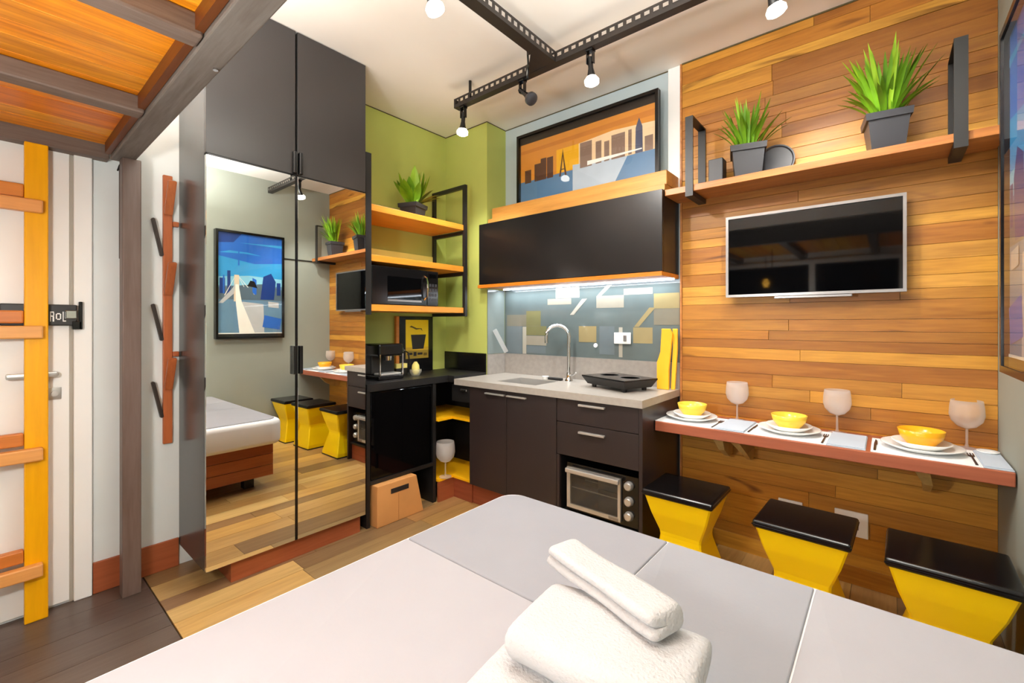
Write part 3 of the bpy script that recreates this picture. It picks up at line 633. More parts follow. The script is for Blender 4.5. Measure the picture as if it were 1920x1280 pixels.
# upper cabinet
uc = thing('upper_cabinet', 'long black wall cabinet above the backsplash with a wooden underside shelf', 'cabinet', (-1.7, 2.65, 1.59))
obj('carcass', B(-2.416, -0.992, 2.545, 2.79, 1.592, 2.066), M['black_cab'], uc)
obj('flap_door', B(-2.46, -0.992, 2.522, 2.542, 1.594, 2.064, bev=0.0015), M['black_cab'], uc)
obj('bottom_board', MB().box(-2.47, -0.992, 2.516, 2.565, 1.566, 1.5905).box(-2.416, -0.992, 2.565, 2.79, 1.566, 1.5905), M['orange_x'], uc)
ls = obj('led_strip', B(-2.38, -1.0, 2.72, 2.737, 1.557, 1.5655), M['led'], uc, label='lit white strip light')
area_light('led_light', (-1.69, 2.705, 1.553), 1.36, 0.02, P_LED, (0.86, 0.94, 1.0), (0, 0, 0))
lg = tag(obj('picture_ledge', B(-2.38, -0.99, 2.585, 2.79, 2.105, 2.192, bev=0.004), M['ledge']), 'thick pale wooden ledge box on top of the black wall cabinet', 'ledge')
tag(obj('ledge_base', B(-2.40, -0.992, 2.56, 2.79, 2.068, 2.1045, bev=0.002), M['ledge']), 'flat wooden board between black wall cabinet and ledge box', 'board')
# skyline picture
def picture(name, label, x0, x1, z0, z1, y, t, cols, shapes, depth=0.03):
    r = thing(name, label, 'picture', ((x0 + x1) / 2, y, z0))
    f = MB(); f.box(x0, x0 + t, y, y + depth, z0, z1); f.box(x1 - t, x1, y, y + depth, z0, z1); f.box(x0 + t, x1 - t, y, y + depth, z0, z0 + t); f.box(x0 + t, x1 - t, y, y + depth, z1 - t, z1)
    obj('frame', f, M['black'], r)
    p = MB()
    for n, (ci, pts) in enumerate(shapes):
        p.mi = ci; p.poly([(a, y + depth - 0.012 - n * 0.0001, b) for a, b in pts])
    obj('print', p, [flat(c, 0.35) for c in cols], r)
    obj('glass', B(x0 + t, x1 - t, y + 0.008, y + 0.0105, z0 + t, z1 - t), M['picture_glass'], r)
    return r
R4 = lambda x0, z0, x1, z1: [(x0, z0), (x1, z0), (x1, z1), (x0, z1)]
sky = [(2, R4(-2.21, 2.20, -1.09, 2.73)), (0, R4(-2.195, 2.37, -1.10, 2.675)), (1, [(-2.195, 2.60), (-1.10, 2.60), (-1.10, 2.64), (-2.195, 2.625)]), (3, R4(-1.86, 2.39, -1.66, 2.56)), (4, [(-1.67, 2.37), (-1.10, 2.37), (-1.10, 2.56), (-1.4, 2.58), (-1.67, 2.56)]),
       (5, R4(-2.195, 2.215, -1.10, 2.385)), (6, [(-1.72, 2.215), (-1.40, 2.215), (-1.30, 2.385), (-1.72, 2.42)])]
for x0, z0, x1, z1 in ((-2.154, 2.37, -2.093, 2.47), (-2.061, 2.37, -2.003, 2.50), (-2.003, 2.37, -1.95, 2.53), (-1.945, 2.37, -1.889, 2.525)): sky.append((7, R4(x0, z0, x1, z1)))
for x0, z0, x1, z1 in ((-1.659, 2.382, -1.564, 2.558), (-1.534, 2.385, -1.49, 2.537), (-1.469, 2.386, -1.431, 2.52), (-1.415, 2.385, -1.317, 2.547), (-1.294, 2.389, -1.27, 2.551), (-1.182, 2.385, -1.127, 2.48)): sky.append((8, R4(x0, z0, x1, z1)))
sky += [(9, [(-1.246, 2.385), (-1.194, 2.385), (-1.197, 2.55), (-1.22, 2.612), (-1.243, 2.55)]), (7, [(-1.835, 2.36), (-1.82, 2.36), (-1.80, 2.52), (-1.803, 2.56), (-1.808, 2.52)]), (7, [(-1.77, 2.36), (-1.785, 2.36), (-1.804, 2.52), (-1.803, 2.56), (-1.798, 2.52)]), (7, R4(-1.826, 2.405, -1.78, 2.412)),
        (10, [(-1.60, 2.39), (-1.20, 2.405), (-1.20, 2.412), (-1.60, 2.42)])]
picture('skyline_picture', 'wide black framed picture of an orange city skyline above water on the ledge', -2.216, -1.084, 2.193, 2.745, 2.69, 0.02,
        [(222, 146, 52), (206, 128, 44), (34, 28, 24), (246, 184, 20), (246, 214, 170), (92, 132, 172), (190, 206, 222), (92, 60, 44), (142, 116, 100), (84, 88, 112), (255, 252, 246)], sky, 0.04)

# ------------------------------------------------------------------ wooden wall: shelf, plants, tv
ws = thing('wall_shelf', 'long brown wooden shelf on black metal brackets above the television', 'shelf', (-0.32, 2.66, 2.03))
obj('board', B(-0.989, XR - 0.004, 2.552, 2.772, 2.028, 2.064, bev=0.002), M['shelf_x'], ws)
for xb in (-0.868, 0.206):
    f = MB(); f.box(xb, xb + 0.042, 2.54, 2.549, 2.0, 2.445); f.box(xb, xb + 0.042, 2.549, 2.772, 2.437, 2.445); f.box(xb, xb + 0.042, 2.763, 2.772, 2.066, 2.437); f.box(xb, xb + 0.042, 2.549, 2.772, 2.0, 2.0265)
    obj('bracket', f, M['metal_blk'], ws)
obj('support_rod', MB().tube([(XR - 0.012, 2.215, 2.03), (XR - 0.012, 2.55, 2.03)], 0.006, 8), M['metal_blk'], ws)
plant('potted_plant', 'smaller tufted grass plant in dark pot at the left end of the wall shelf', (-0.575, 2.655, 2.0645), 0.25, 0.062, 0.075, 0.165,
      [(bA, 26, 0, 0.06, 0.05, 0.4, 0.8, 1.15), (bC, 16, 0, 0.06, 0.3, 0.65, 0.9, 1.15), (bB, 12, 0, 0.05, 0.0, 0.3, 1.0, 1.25)])
plant('potted_plant', 'larger spiky grass plant in dark pot toward the right end of the wall shelf', (-0.005, 2.65, 2.0645), 0.15, 0.058, 0.072, 0.165,
      [(bA, 30, 0, 0.06, 0.05, 0.5, 1.0, 1.35), (bC, 16, 0, 0.06, 0.4, 0.8, 0.9, 1.2), (bB, 20, 0, 0.05, 0.0, 0.45, 1.1, 1.5)])
tag(obj('round_tray', MB().lathe([(0.0, 0.0), (0.085, 0), (0.092, 0.012), (0.086, 0.012), (0.08, 0.005), (0.0, 0.005)], 28).xform(Matrix.Translation((-0.462, 2.756, 2.158)) @ Matrix.Rotation(math.radians(85), 4, 'X')), M['pot'], smooth=True), 'dark round tray leaning behind the smaller grass plant', 'tray')
tag(obj('planter_box', B(-0.765, -0.69, 2.61, 2.69, 2.0645, 2.20, bev=0.004), M['pot']), 'plain dark grey planter box left of the smaller grass plant', 'planter')
tv = thing('television', 'silver framed flat television mounted on the wooden wall', 'television', (-0.315, 2.74, 1.43))
obj('back_shell', B(-0.67, 0.04, 2.726, 2.768, 1.46, 1.86), M['black_mat'], tv)
f = MB(); tx0, tx1, tz0, tz1 = -0.697, 0.067, 1.435, 1.885
f.box(tx0, tx0 + 0.013, 2.70, 2.726, tz0, tz1); f.box(tx1 - 0.013, tx1, 2.70, 2.726, tz0, tz1); f.box(tx0 + 0.013, tx1 - 0.013, 2.70, 2.726, tz0, tz0 + 0.014); f.box(tx0 + 0.013, tx1 - 0.013, 2.70, 2.726, tz1 - 0.014, tz1)
obj('bezel', f, M['silver'], tv)
obj('screen', B(tx0 + 0.013, tx1 - 0.013, 2.708, 2.725, tz0 + 0.014, tz1 - 0.014), M['screen'], tv)
obj('sensor_bar', B(-0.46, -0.13, 2.703, 2.722, 1.42, 1.4345, bev=0.003), M['silver'], tv)
for x0, x1, z0, z1, lab in ((-0.204, -0.071, 0.243, 0.363, 'white wall outlet low on the wood wall right of the middle stool'), (-0.45, -0.34, 0.27, 0.352, 'white wall outlet low on the wood wall behind the middle stool')):
    r = thing('wall_outlet', lab, 'outlet', ((x0 + x1) / 2, 2.77, z0), 'outlets low on the wood wall')
    obj('plate', B(x0, x1, 2.76, 2.7715, z0, z1, bev=0.003), M['white'], r)
    obj('insert', B((x0 + x1) / 2 - 0.03, (x0 + x1) / 2 + 0.03, 2.757, 2.76, z0 + 0.035, z1 - 0.035, bev=0.002), M['silver'], r)

# bridge picture on the right wall, in a deep box frame
bp_ = thing('bridge_picture', 'deep black framed picture of a white bridge under blue sky on the right wall', 'picture', (0.33, 1.87, 1.13))
px0, px1, py0, py1, pz0, pz1, t = 0.288, XR - 0.002, 1.532, 2.205, 1.128, 2.257, 0.022
f = MB(); f.box(px0, px1, py0, py0 + t, pz0, pz1); f.box(px0, px1, py1 - t, py1, pz0, pz1); f.box(px0, px1, py0 + t, py1 - t, pz0, pz0 + t); f.box(px0, px1, py0 + t, py1 - t, pz1 - t, pz1)
obj('frame', f, M['black'], bp_)
pr = MB(); XP = 0.309
pc = [(36, 104, 196), (54, 156, 214), (140, 206, 228), (26, 60, 130), (92, 112, 124), (255, 250, 236), (196, 198, 196), (230, 212, 180), (24, 22, 24), (104, 142, 168)]
sh = [(0, [(1.55, 1.9), (2.19, 1.9), (2.19, 2.24), (1.55, 2.24)]), (1, [(1.55, 1.76), (2.19, 1.76), (2.19, 1.96), (1.9, 1.93), (1.55, 1.99)]), (2, [(1.55, 1.68), (2.19, 1.68), (2.19, 1.78), (1.85, 1.80), (1.55, 1.77)]), (3, [(1.55, 2.12), (1.70, 2.14), (1.78, 2.24), (1.55, 2.24)]),
      (9, [(1.55, 1.15), (2.19, 1.15), (2.19, 1.70), (1.55, 1.68)]), (4, [(1.55, 1.54), (2.19, 1.54), (2.19, 1.66), (2.0, 1.72), (1.82, 1.70), (1.55, 1.66)]), (3, [(1.96, 1.55), (2.10, 1.55), (2.12, 1.75), (2.07, 1.84), (1.99, 1.80)]), (3, [(1.57, 1.6), (1.62, 1.6), (1.62, 1.76), (1.57, 1.76)]), (3, [(1.64, 1.6), (1.67, 1.6), (1.67, 1.84), (1.64, 1.84)]),
      (1, [(1.56, 2.02), (1.80, 2.03), (1.98, 2.02), (1.84, 2.045), (1.66, 2.05)]), (1, [(1.75, 2.14), (2.19, 2.13), (2.19, 2.16), (1.95, 2.15)]), (0, [(1.74, 1.9), (1.755, 1.9), (1.75, 2.2), (1.745, 2.2)]), (3, [(2.13, 1.6), (2.17, 1.6), (2.17, 1.74), (2.13, 1.74)]), (0, [(1.60, 1.6), (1.615, 1.6), (1.615, 1.79), (1.60, 1.79)]), (0, [(1.88, 1.6), (1.92, 1.6), (1.92, 1.76), (1.88, 1.78)]),
      (5, [(1.735, 1.80), (1.738, 1.80), (1.90, 1.60), (1.89, 1.60)]), (5, [(1.735, 1.80), (1.738, 1.80), (1.84, 1.60), (1.833, 1.60)]), (5, [(1.72, 1.80), (1.722, 1.80), (1.62, 1.58), (1.612, 1.58)]),
      (7, [(1.70, 1.52), (1.755, 1.52), (1.75, 1.80), (1.705, 1.80)]), (6, [(1.56, 1.50), (1.69, 1.66), (1.72, 1.72), (1.70, 1.60), (1.60, 1.50)]), (4, [(1.76, 1.55), (1.92, 1.55), (1.86, 1.67), (1.78, 1.68)]), (8, [(1.83, 1.69), (1.93, 1.67), (1.90, 1.74), (1.86, 1.75)]),
      (6, [(1.80, 1.15), (2.0, 1.15), (1.99, 1.50), (1.78, 1.52)]), (5, [(1.755, 1.17), (1.91, 1.17), (1.775, 1.52), (1.745, 1.70), (1.715, 1.70), (1.72, 1.50)]), (9, [(1.58, 1.22), (1.70, 1.20), (1.70, 1.42), (1.60, 1.46)]), (0, [(1.98, 1.25), (2.16, 1.22), (2.18, 1.34), (2.0, 1.38)]), (6, [(2.04, 1.47), (2.15, 1.46), (2.15, 1.52), (2.04, 1.53)]), (8, [(1.55, 1.15), (2.19, 1.15), (2.19, 1.18), (1.55, 1.18)]), (5, [(1.555, 1.18), (2.185, 1.18), (2.185, 1.19), (1.555, 1.19)])]
for n, (ci, pts) in enumerate(sh): pr.mi = ci; pr.poly([(XP - n * 0.0001, a, b) for a, b in pts])
obj('print', pr, [flat(c, 0.4) for c in pc], bp_)
obj('backing', B(XP + 0.001, XP + 0.006, py0 + t, py1 - t, pz0 + t, pz1 - t), M['black_mat'], bp_)
obj('glass', B(px0 + 0.004, px0 + 0.0065, py0 + t, py1 - t, pz0 + t, pz1 - t), M['picture_glass'], bp_)

# coffee corner: poster, machine, tray things
cp = thing('coffee_poster', 'black framed yellow poster of a dark cup on the black sideboard', 'picture', (XL + 0.02, 2.24, 0.905))
f = MB(); f.box(XL + 0.002, XL + 0.024, 2.078, 2.408, 0.906, 1.345, bev=0.003); obj('frame', f, M['black'], cp)
p = MB(); xq = XL + 0.0245
q = [(0, R4(2.135, 1.01, 2.36, 1.318)), (2, R4(2.135, 1.01, 2.36, 1.075)), (3, R4(2.135, 1.075, 2.36, 1.10)), (1, [(2.20, 1.085), (2.31, 1.085), (2.335, 1.20), (2.185, 1.20)]), (4, [(2.17, 1.262), (2.20, 1.255), (2.235, 1.24), (2.28, 1.245), (2.30, 1.228), (2.29, 1.25), (2.24, 1.252), (2.19, 1.272)]),
     (1, R4(2.15, 1.04, 2.20, 1.058)), (1, R4(2.21, 1.03, 2.24, 1.062)), (1, R4(2.25, 1.038, 2.30, 1.056)), (4, R4(2.31, 1.03, 2.345, 1.052))]
for n, (ci, pts) in enumerate(q): p.mi = ci; p.poly([(xq + n * 0.0001, a, b) for a, b in pts])
obj('print', p, [flat(c, 0.5) for c in ((252, 212, 12), (28, 18, 22), (170, 140, 44), (226, 180, 40), (96, 74, 14))], cp)
tag(obj('wood_slat', B(XL + 0.002, XL + 0.03, 2.045, 2.072, 0.906, 1.345, bev=0.002), M['rung_b']), 'thin upright wooden slat left of the yellow coffee poster', 'slat')
cm = thing('coffee_machine', 'black coffee machine with chrome edge on the black sideboard', 'coffee machine', (-2.70, 1.80, 0.905))
obj('base', B(-2.80, -2.60, 1.71, 1.91, 0.906, 0.935, bev=0.006), M['black'], cm)
obj('tower', B(-2.80, -2.70, 1.715, 1.905, 0.935, 1.09, bev=0.008), M['black_mat'], cm)
obj('head', B(-2.80, -2.60, 1.71, 1.91, 1.065, 1.15, bev=0.014), M['black'], cm)
obj('chrome_edge', MB().box(-2.602, -2.596, 1.895, 1.905, 0.936, 1.08).box(-2.602, -2.596, 1.715, 1.722, 0.936, 1.08), M['chrome'], cm)
obj('drip_tray', B(-2.69, -2.602, 1.73, 1.89, 0.935, 0.95, bev=0.003), M['steel'], cm)
obj('group_head', MB().lathe([(0.03, 0), (0.035, 0.03)], 16, (-2.65, 1.81, 1.035)), M['chrome'], cm, smooth=True)
obj('side_dial', MB().lathe([(0.03, 0), (0.03, 0.02), (0.022, 0.028)], 18).xform(Matrix.Translation((-2.66, 1.91, 1.10)) @ Matrix.Rotation(-PI / 2, 4, 'X')), M['pot'], cm, smooth=True)
obj('steam_wand', MB().tube([(-2.62, 1.925, 1.10), (-2.60, 1.95, 1.08), (-2.60, 1.96, 1.0)], 0.005, 8), M['black'], cm, smooth=True)
kt = thing('kettle', 'white kettle with black base behind the coffee machine', 'kettle', (-2.82, 1.66, 0.905))
obj('body', MB().lathe([(0.05, 0.02), (0.055, 0.10), (0.048, 0.22), (0.038, 0.26), (0.0, 0.27)], 20, (-2.84, 1.655, 0.905)), M['china'], kt, smooth=True)
obj('base', MB().lathe([(0.056, 0.001), (0.056, 0.02)], 20, (-2.84, 1.655, 0.905)), M['black_mat'], kt)
obj('lid_knob', MB().lathe([(0.012, 0.268), (0.014, 0.29)], 12, (-2.84, 1.655, 0.905)), M['black_mat'], kt)
for i, (yy, xx, lab) in enumerate(((1.955, -2.74, 'pale yellow sugar box nearest the coffee machine'), (2.01, -2.74, 'pale yellow sugar box left of the glass jar'))):
    r = thing('sugar_box', lab, 'box', (xx, yy, 0.905), 'pale boxes beside the coffee machine')
    obj('carton', B(xx - 0.02, xx + 0.02, yy - 0.02, yy + 0.02, 0.906, 0.962), M['black_mat'], r); obj('label_card', B(xx - 0.021, xx + 0.021, yy - 0.019, yy + 0.019, 0.9622, 0.995), M['paper_box'], r)
jr = thing('glass_jar', 'small glass jar holding pale yellow sachets in front of the poster', 'jar', (-2.68, 2.075, 0.905))
obj('jar', MB().lathe([(0.03, 0), (0.045, 0.03), (0.042, 0.045)], 20, (-2.68, 2.075, 0.906), cap1=False), M['wine'], jr, smooth=True)
obj('sachet_bundle', MB().lathe([(0.016, 0), (0.03, 0.03), (0.026, 0.07), (0.01, 0.095)], 14, (-2.68, 2.075, 0.911)), M['paper_box'], jr, smooth=True)

# ------------------------------------------------------------------ breakfast bar with table settings
BT = 0.75
br = thing('breakfast_bar', 'long reddish brown wooden bar table along the wood wall', 'bar table', (-0.32, 2.58, 0.6))
obj('top', MB().prism([(-0.985, 2.40), (XR - 0.004, 2.40), (XR - 0.004, 2.773), (-0.985, 2.773)], 0.697, BT, 'xy', bev=0.004), M['bar'], br)
def wedge(x0, x1, lean):
    mb = MB(); mb.loops([[(x0, 2.50, 0.697), (x1, 2.50, 0.697), (x1, 2.772, 0.697), (x0, 2.772, 0.697)], [(x0 + lean + 0.012, 2.60, 0.60), (x1 + lean - 0.012, 2.60, 0.60), (x1 + lean - 0.012, 2.772, 0.60), (x0 + lean + 0.012, 2.772, 0.60)], [(x0 + lean + 0.016, 2.70, 0.545), (x1 + lean - 0.014, 2.70, 0.545), (x1 + lean - 0.014, 2.772, 0.545), (x0 + lean + 0.016, 2.772, 0.545)]]); return mb
obj('bracket', wedge(-0.72, -0.665, 0.0), M['bracket_w'], br); obj('bracket', wedge(-0.65, -0.60, 0.045), M['bracket_w'], br); obj('bracket', wedge(0.075, 0.13, 0.03), M['bracket_w'], br)
settings = ((-0.845, 'left', M['bowl2']), (-0.375, 'middle', M['bowl2']), (0.11, 'right', M['bowl']))
which = {'left': 'nearest the worktop', 'middle': 'in the middle of the bar', 'right': 'nearest the framed picture'}
def plate_mesh(c, r, h=0.022):
    return MB().lathe([(0, 0.0), (r * 0.6, 0.0), (r * 0.65, 0.003), (r, h), (r * 0.985, h + 0.003), (r * 0.62, 0.008), (0, 0.007)], 40, c, cap0=False, cap1=False)
for i, (cx, wh, bmx) in enumerate(settings):
    cy = 2.575
    tag(obj('placemat', B(cx - 0.165, cx + 0.165, 2.41, 2.70, BT, BT + 0.002), M['cloth_w']), 'white placemat under the plates ' + which[wh], 'placemat', 'white placemats on the bar')
    tag(obj('dinner_plate', plate_mesh((cx, cy, BT + 0.002), 0.135), M['china'], smooth='all'), 'large white dinner plate ' + which[wh], 'plate', 'dinner plates on the bar')
    tag(obj('side_plate', plate_mesh((cx, cy + 0.01, BT + 0.0102), 0.10, 0.026), M['china'], smooth='all'), 'smaller white plate stacked under the bowl ' + which[wh], 'plate', 'side plates on the bar')
    bp0 = [(0, 0), (0.04, 0), (0.045, 0.004), (0.07, 0.035), (0.078, 0.068), (0.074, 0.068), (0.066, 0.037), (0.04, 0.008), (0, 0.007)]
    bw = MB().lathe(bp0, 36, (cx, cy + 0.012, BT + 0.0187), cap0=False, cap1=False)
    tag(obj('bowl', bw, bmx, smooth='all'), ('deep amber yellow bowl on plates ' if wh == 'right' else 'light yellow bowl on plates ') + which[wh], 'bowl', 'yellow bowls on the bar')
    nx = cx + 0.235 if wh != 'right' else cx + 0.205
    nw = 0.069 if wh != 'right' else 0.039
    nk = MB(); nk.box(nx - nw, nx + nw, 2.41, 2.70, BT, BT + 0.004, bev=0.001); nk.box(nx - nw + 0.004, nx + nw - 0.003, 2.42, 2.695, BT + 0.0045, BT + 0.008, bev=0.001)
    tag(obj('napkin', nk, M['cloth_b']), 'folded blue grey napkin right of the plates ' + which[wh], 'napkin', 'blue grey napkins on the bar')
    kx = cx - 0.152
    k = MB(); k.prism([(kx - 0.004, 2.44), (kx + 0.004, 2.44), (kx + 0.005, 2.54), (kx + 0.008, 2.56), (kx + 0.007, 2.63), (kx, 2.66), (kx - 0.004, 2.56)], BT + 0.0021, BT + 0.0055, 'xy')
    tag(obj('table_knife', k, M['dark_steel']), 'dark table knife left of the plates ' + which[wh], 'knife', 'table knives on the bar')
    kx = cx + 0.150
    k = MB(); k.prism([(kx - 0.004, 2.43), (kx + 0.004, 2.43), (kx + 0.003, 2.56), (kx + 0.010, 2.58), (kx + 0.010, 2.63), (kx + 0.006, 2.63), (kx + 0.006, 2.59), (kx + 0.002, 2.59), (kx + 0.002, 2.63), (kx - 0.002, 2.63), (kx - 0.002, 2.59), (kx - 0.006, 2.59), (kx - 0.006, 2.63), (kx - 0.010, 2.63), (kx - 0.010, 2.58), (kx - 0.003, 2.56)], BT + 0.0021, BT + 0.005, 'xy')
    tag(obj('table_fork', k, M['dark_steel']), 'dark table fork right of the plates ' + which[wh], 'fork', 'table forks on the bar')
tag(obj('saucer', plate_mesh((0.317, 2.67, BT + 0.0002), 0.034, 0.012), M['china'], smooth='all'), 'small white saucer in the corner by the right wall', 'saucer')
def wine_glass(name, label, c, s=1.0, group=None):
    r = thing(name, label, 'wine glass', c, group)
    pf = [(0.036, 0.0), (0.036, 0.003), (0.008, 0.008), (0.0045, 0.02), (0.0045, 0.085)]
    obj('stem', MB().lathe([(a * s, b * s) for a, b in pf], 24, c), M['wine'], r, smooth=True)
    po = [(0.006, 0.0855), (0.03, 0.095), (0.05, 0.118), (0.057, 0.145), (0.055, 0.18), (0.051, 0.208)]
    pi_ = [(0.0495, 0.208), (0.0535, 0.18), (0.0555, 0.145), (0.0485, 0.12), (0.029, 0.098), (0.0, 0.09)]
    obj('bowl', MB().lathe([(a * s, b * s) for a, b in po + pi_], 30, c, cap0=True, cap1=True), M['wine'], r, smooth='all')
    return r
g = 'wine glasses on the bar'
wine_glass('wine_glass', 'clear stemmed wine glass between left and middle bowls', (-0.642, 2.715, BT + 0.0002), 1.02, g)
wine_glass('wine_glass', 'clear stemmed wine glass between middle and right bowls', (-0.19, 2.715, BT + 0.0002), 1.02, g)
wine_glass('wine_glass', 'clear stemmed wine glass right of the amber bowl', (0.262, 2.738, BT + 0.0145), 1.0, g).location.z = BT + 0.0002
wine_glass('wine_glass', 'clear stemmed wine glass on the lower yellow corner shelf', (-2.48, 2.19, 0.1652), 1.25)

# ------------------------------------------------------------------ stools
def make_stool():
    r = thing('stool', 'yellow hourglass stool with black lid nearest the oven', 'stool', (0, 0, 0), 'yellow stools under the bar')
    rings = []
    for zz, hx, hy in ((0.0, 0.150, 0.142), (0.03, 0.148, 0.14), (0.10, 0.128, 0.122), (0.19, 0.102, 0.10), (0.21, 0.100, 0.098), (0.23, 0.102, 0.10), (0.32, 0.135, 0.128), (0.41, 0.160, 0.150)):
        ch = 0.008
        rings.append([(-hx + ch, -hy, zz), (hx - ch, -hy, zz), (hx, -hy + ch, zz), (hx, hy - ch, zz), (hx - ch, hy, zz), (-hx + ch, hy, zz), (-hx, hy - ch, zz), (-hx, -hy + ch, zz)])
    b = MB(); b.loops(rings); b.xform(Matrix.Translation((0, 0, 0.012))); obj('body', b, M['yellow'], r)
    obj('base_rim', MB().box(-0.152, 0.152, -0.144, 0.144, 0, 0.0115, bev=0.003), M['black_mat'], r)
    obj('lid', MB().box(-0.170, 0.170, -0.160, 0.160, 0.4225, 0.455, bev=0.010, seg=3), M['black'], r)
    obj('lid_bead', MB().box(-0.1712, 0.1712, -0.1612, 0.1612, 0.436, 0.4385), M['dark_steel'], r)
    return r
st = make_stool(); st.location = (-0.785, 2.315, 0)
dup(st, (-0.268, 2.27, 0), math.radians(-2), 'yellow hourglass stool with black lid in the middle of the row')
dup(st, (0.165, 2.235, 0), math.radians(-1), 'yellow hourglass stool with black lid nearest the right wall')

# ------------------------------------------------------------------ bed and towels
bd = thing('bed', 'wide low bed with white mattress and pale grey seamed cover', 'bed', (-0.47, 0.55, 0))
BX0, BX1, BY0, BY1, BZ = -1.30, XR - 0.012, -0.45, 1.535, 0.545
for k, (z0, z1) in enumerate(((0.10, 0.182), (0.185, 0.267), (0.27, 0.352))):
    obj('side_board', B(BX0 + 0.09, BX0 + 0.112, BY0 + 0.05, BY1 - 0.05, z0, z1, bev=0.002), M['bedwood'], bd)
    obj('end_board', B(BX0 + 0.113, BX1 - 0.02, BY1 - 0.075, BY1 - 0.053, z0, z1, bev=0.002), M['redwood_x'], bd)
for xx in (BX0 + 0.20, BX1 - 0.12):
    for yy in (BY0 + 0.12, BY1 - 0.22): obj('leg', B(xx, xx + 0.07, yy, yy + 0.07, 0, 0.0995), M['black_mat'], bd)
obj('slat_base', B(BX0 + 0.113, BX1 - 0.02, BY0 + 0.05, BY1 - 0.076, 0.33, 0.353), M['bedwood'], bd)
def round_slab(x0, x1, y0, y1, z0, z1, rc, e, n=8):
    """slab with rounded plan corners (radius per corner) and a rounded top edge e; corners order (x0y0, x1y0, x1y1, x0y1)"""
    def ring(ins, z):
        pts = []
        for (cx, cy, a0), r in zip(((x0, y0, PI), (x1, y0, 1.5 * PI), (x1, y1, 0), (x0, y1, 0.5 * PI)), rc):
            sx = 1 if cx == x0 else -1; sy = 1 if cy == y0 else -1
            r = max(r, ins + 0.002)
            for i in range(n + 1):
                a = a0 + 0.5 * PI * i / n
                pts.append((cx + sx * r + (r - ins) * math.cos(a), cy + sy * r + (r - ins) * math.sin(a), z))
        return pts
    rings = [ring(e, z0)] + [ring(e * (1 - math.sin(t)), z0 + e * (1 - math.cos(t))) for t in (0.5, 1.0, PI / 2)] if e > 0.01 else [ring(0, z0)]
    rings += [ring(e * (1 - math.cos(t)), z1 - e + e * math.sin(t)) for t in (0, 0.4, 0.8, 1.2, PI / 2)]
    mb = MB(); mb.loops(rings); return mb
obj('mattress', round_slab(BX0, BX1, BY0, BY1, 0.354, BZ, (0.05, 0.05, 0.06, 0.10), 0.035), M['mattress'], bd, smooth='all')
def cover(x0, x1, y0, y1, rc, m):
    o = obj('cover_panel', round_slab(x0, x1, y0, y1, BZ - 0.002, BZ + 0.0065, rc, 0.005, 6), m, bd, smooth=True)
    return o
G = 0.002
cover(BX0 + 0.036, -0.57 - G, 0.945 + G, BY1 - 0.036, (0.004, 0.004, 0.004, 0.085), M['sheet_g'])
cover(-0.57 + G, -0.155 - G, BY0 + 0.02, BY1 - 0.036, (0.004, 0.004, 0.004, 0.004), M['sheet_m'])
cover(-0.155 + G, BX1 - 0.02, BY0 + 0.02, BY1 - 0.036, (0.004, 0.04, 0.05, 0.004), M['sheet_w'])
cover(BX0 + 0.036, -0.57 - G, BY0 + 0.02, 0.945 - G, (0.04, 0.004, 0.004, 0.004), M['sheet_f'])
def folded(L, W, t, n, seed, swell=0.0):
    """a cloth folded n layers thick: rounded folds on alternate long sides, extruded along x"""
    rnd = random.Random(seed); cl = []
    for k in range(n):
        y0, y1 = (-W / 2, W / 2) if k % 2 == 0 else (W / 2, -W / 2); zc = t * (k + 0.5)
        for i in range(9): cl.append((y0 + (y1 - y0) * i / 8, zc + swell * math.sin(PI * i / 8) * (k / max(1, n - 1))))
        if k < n - 1:
            s = 1 if y1 > 0 else -1
            for i in range(1, 6):
                a = -PI / 2 + PI * i / 6; cl.append((y1 + s * math.cos(a) * t * 0.5, zc + t * 0.5 + math.sin(a) * t * 0.5 + (0)))
    up, dn = [], []
    for i, (y, z) in enumerate(cl):
        a = cl[max(0, i - 1)]; b = cl[min(len(cl) - 1, i + 1)]
        ty, tz = b[0] - a[0], b[1] - a[1]; l = math.hypot(ty, tz) or 1
        h = t * 0.47 * (0.55 if i in (0, len(cl) - 1) else 1)
        up.append((y - tz / l * h, z + ty / l * h)); dn.append((y + tz / l * h, z - ty / l * h))
    prof = up + dn[::-1]; rings = []; NS = 18
    ph = [rnd.uniform(0, 6) for _ in range(4)]
    for j in range(NS + 1):
        u = j / NS; xx = (u - 0.5) * L
        end = min(1, min(u, 1 - u) * 14); q = 0.80 + 0.20 * math.sin(end * PI / 2)
        cz = t * n * 0.5
        rings.append([(xx + 0.006 * math.sin(z_ * 60 + ph[1]) * (1 if u > 0.5 else -1), y * (0.97 + 0.03 * q) + 0.004 * math.sin(u * 9 + ph[0]), max(0.0005, (cz + (z_ - cz) * q) - (1 - q) * t * 0.2 + 0.003 * math.sin(u * 7 + y * 12 + ph[2]))) for y, z_ in prof])
    mb = MB(); mb.loops(rings); return mb
def towel(name, label, mb, loc, rz, tx=0.0, ty=0.0):
    o = obj(name, mb, M['towel'], None, smooth='all', origin=(0, 0, 0))
    sub = o.modifiers.new('soft', 'SUBSURF'); sub.levels = 1; sub.render_levels = 2
    o.location = loc; o.rotation_euler = (tx, ty, rz)
    return tag(o, label, 'towel', 'white towels stacked on the bed')
TZ = BZ + 0.0065
towel('folded_towel', 'white bath towel at the bottom of the pile on the bed', folded(0.37, 0.40, 0.019, 3, 3), (-0.435, 0.595, TZ), math.radians(186))
towel('folded_towel', 'thick folded white towel in the middle of the pile', folded(0.355, 0.185, 0.037, 2, 5, 0.006), (-0.425, 0.808, TZ + 0.06), math.radians(186))
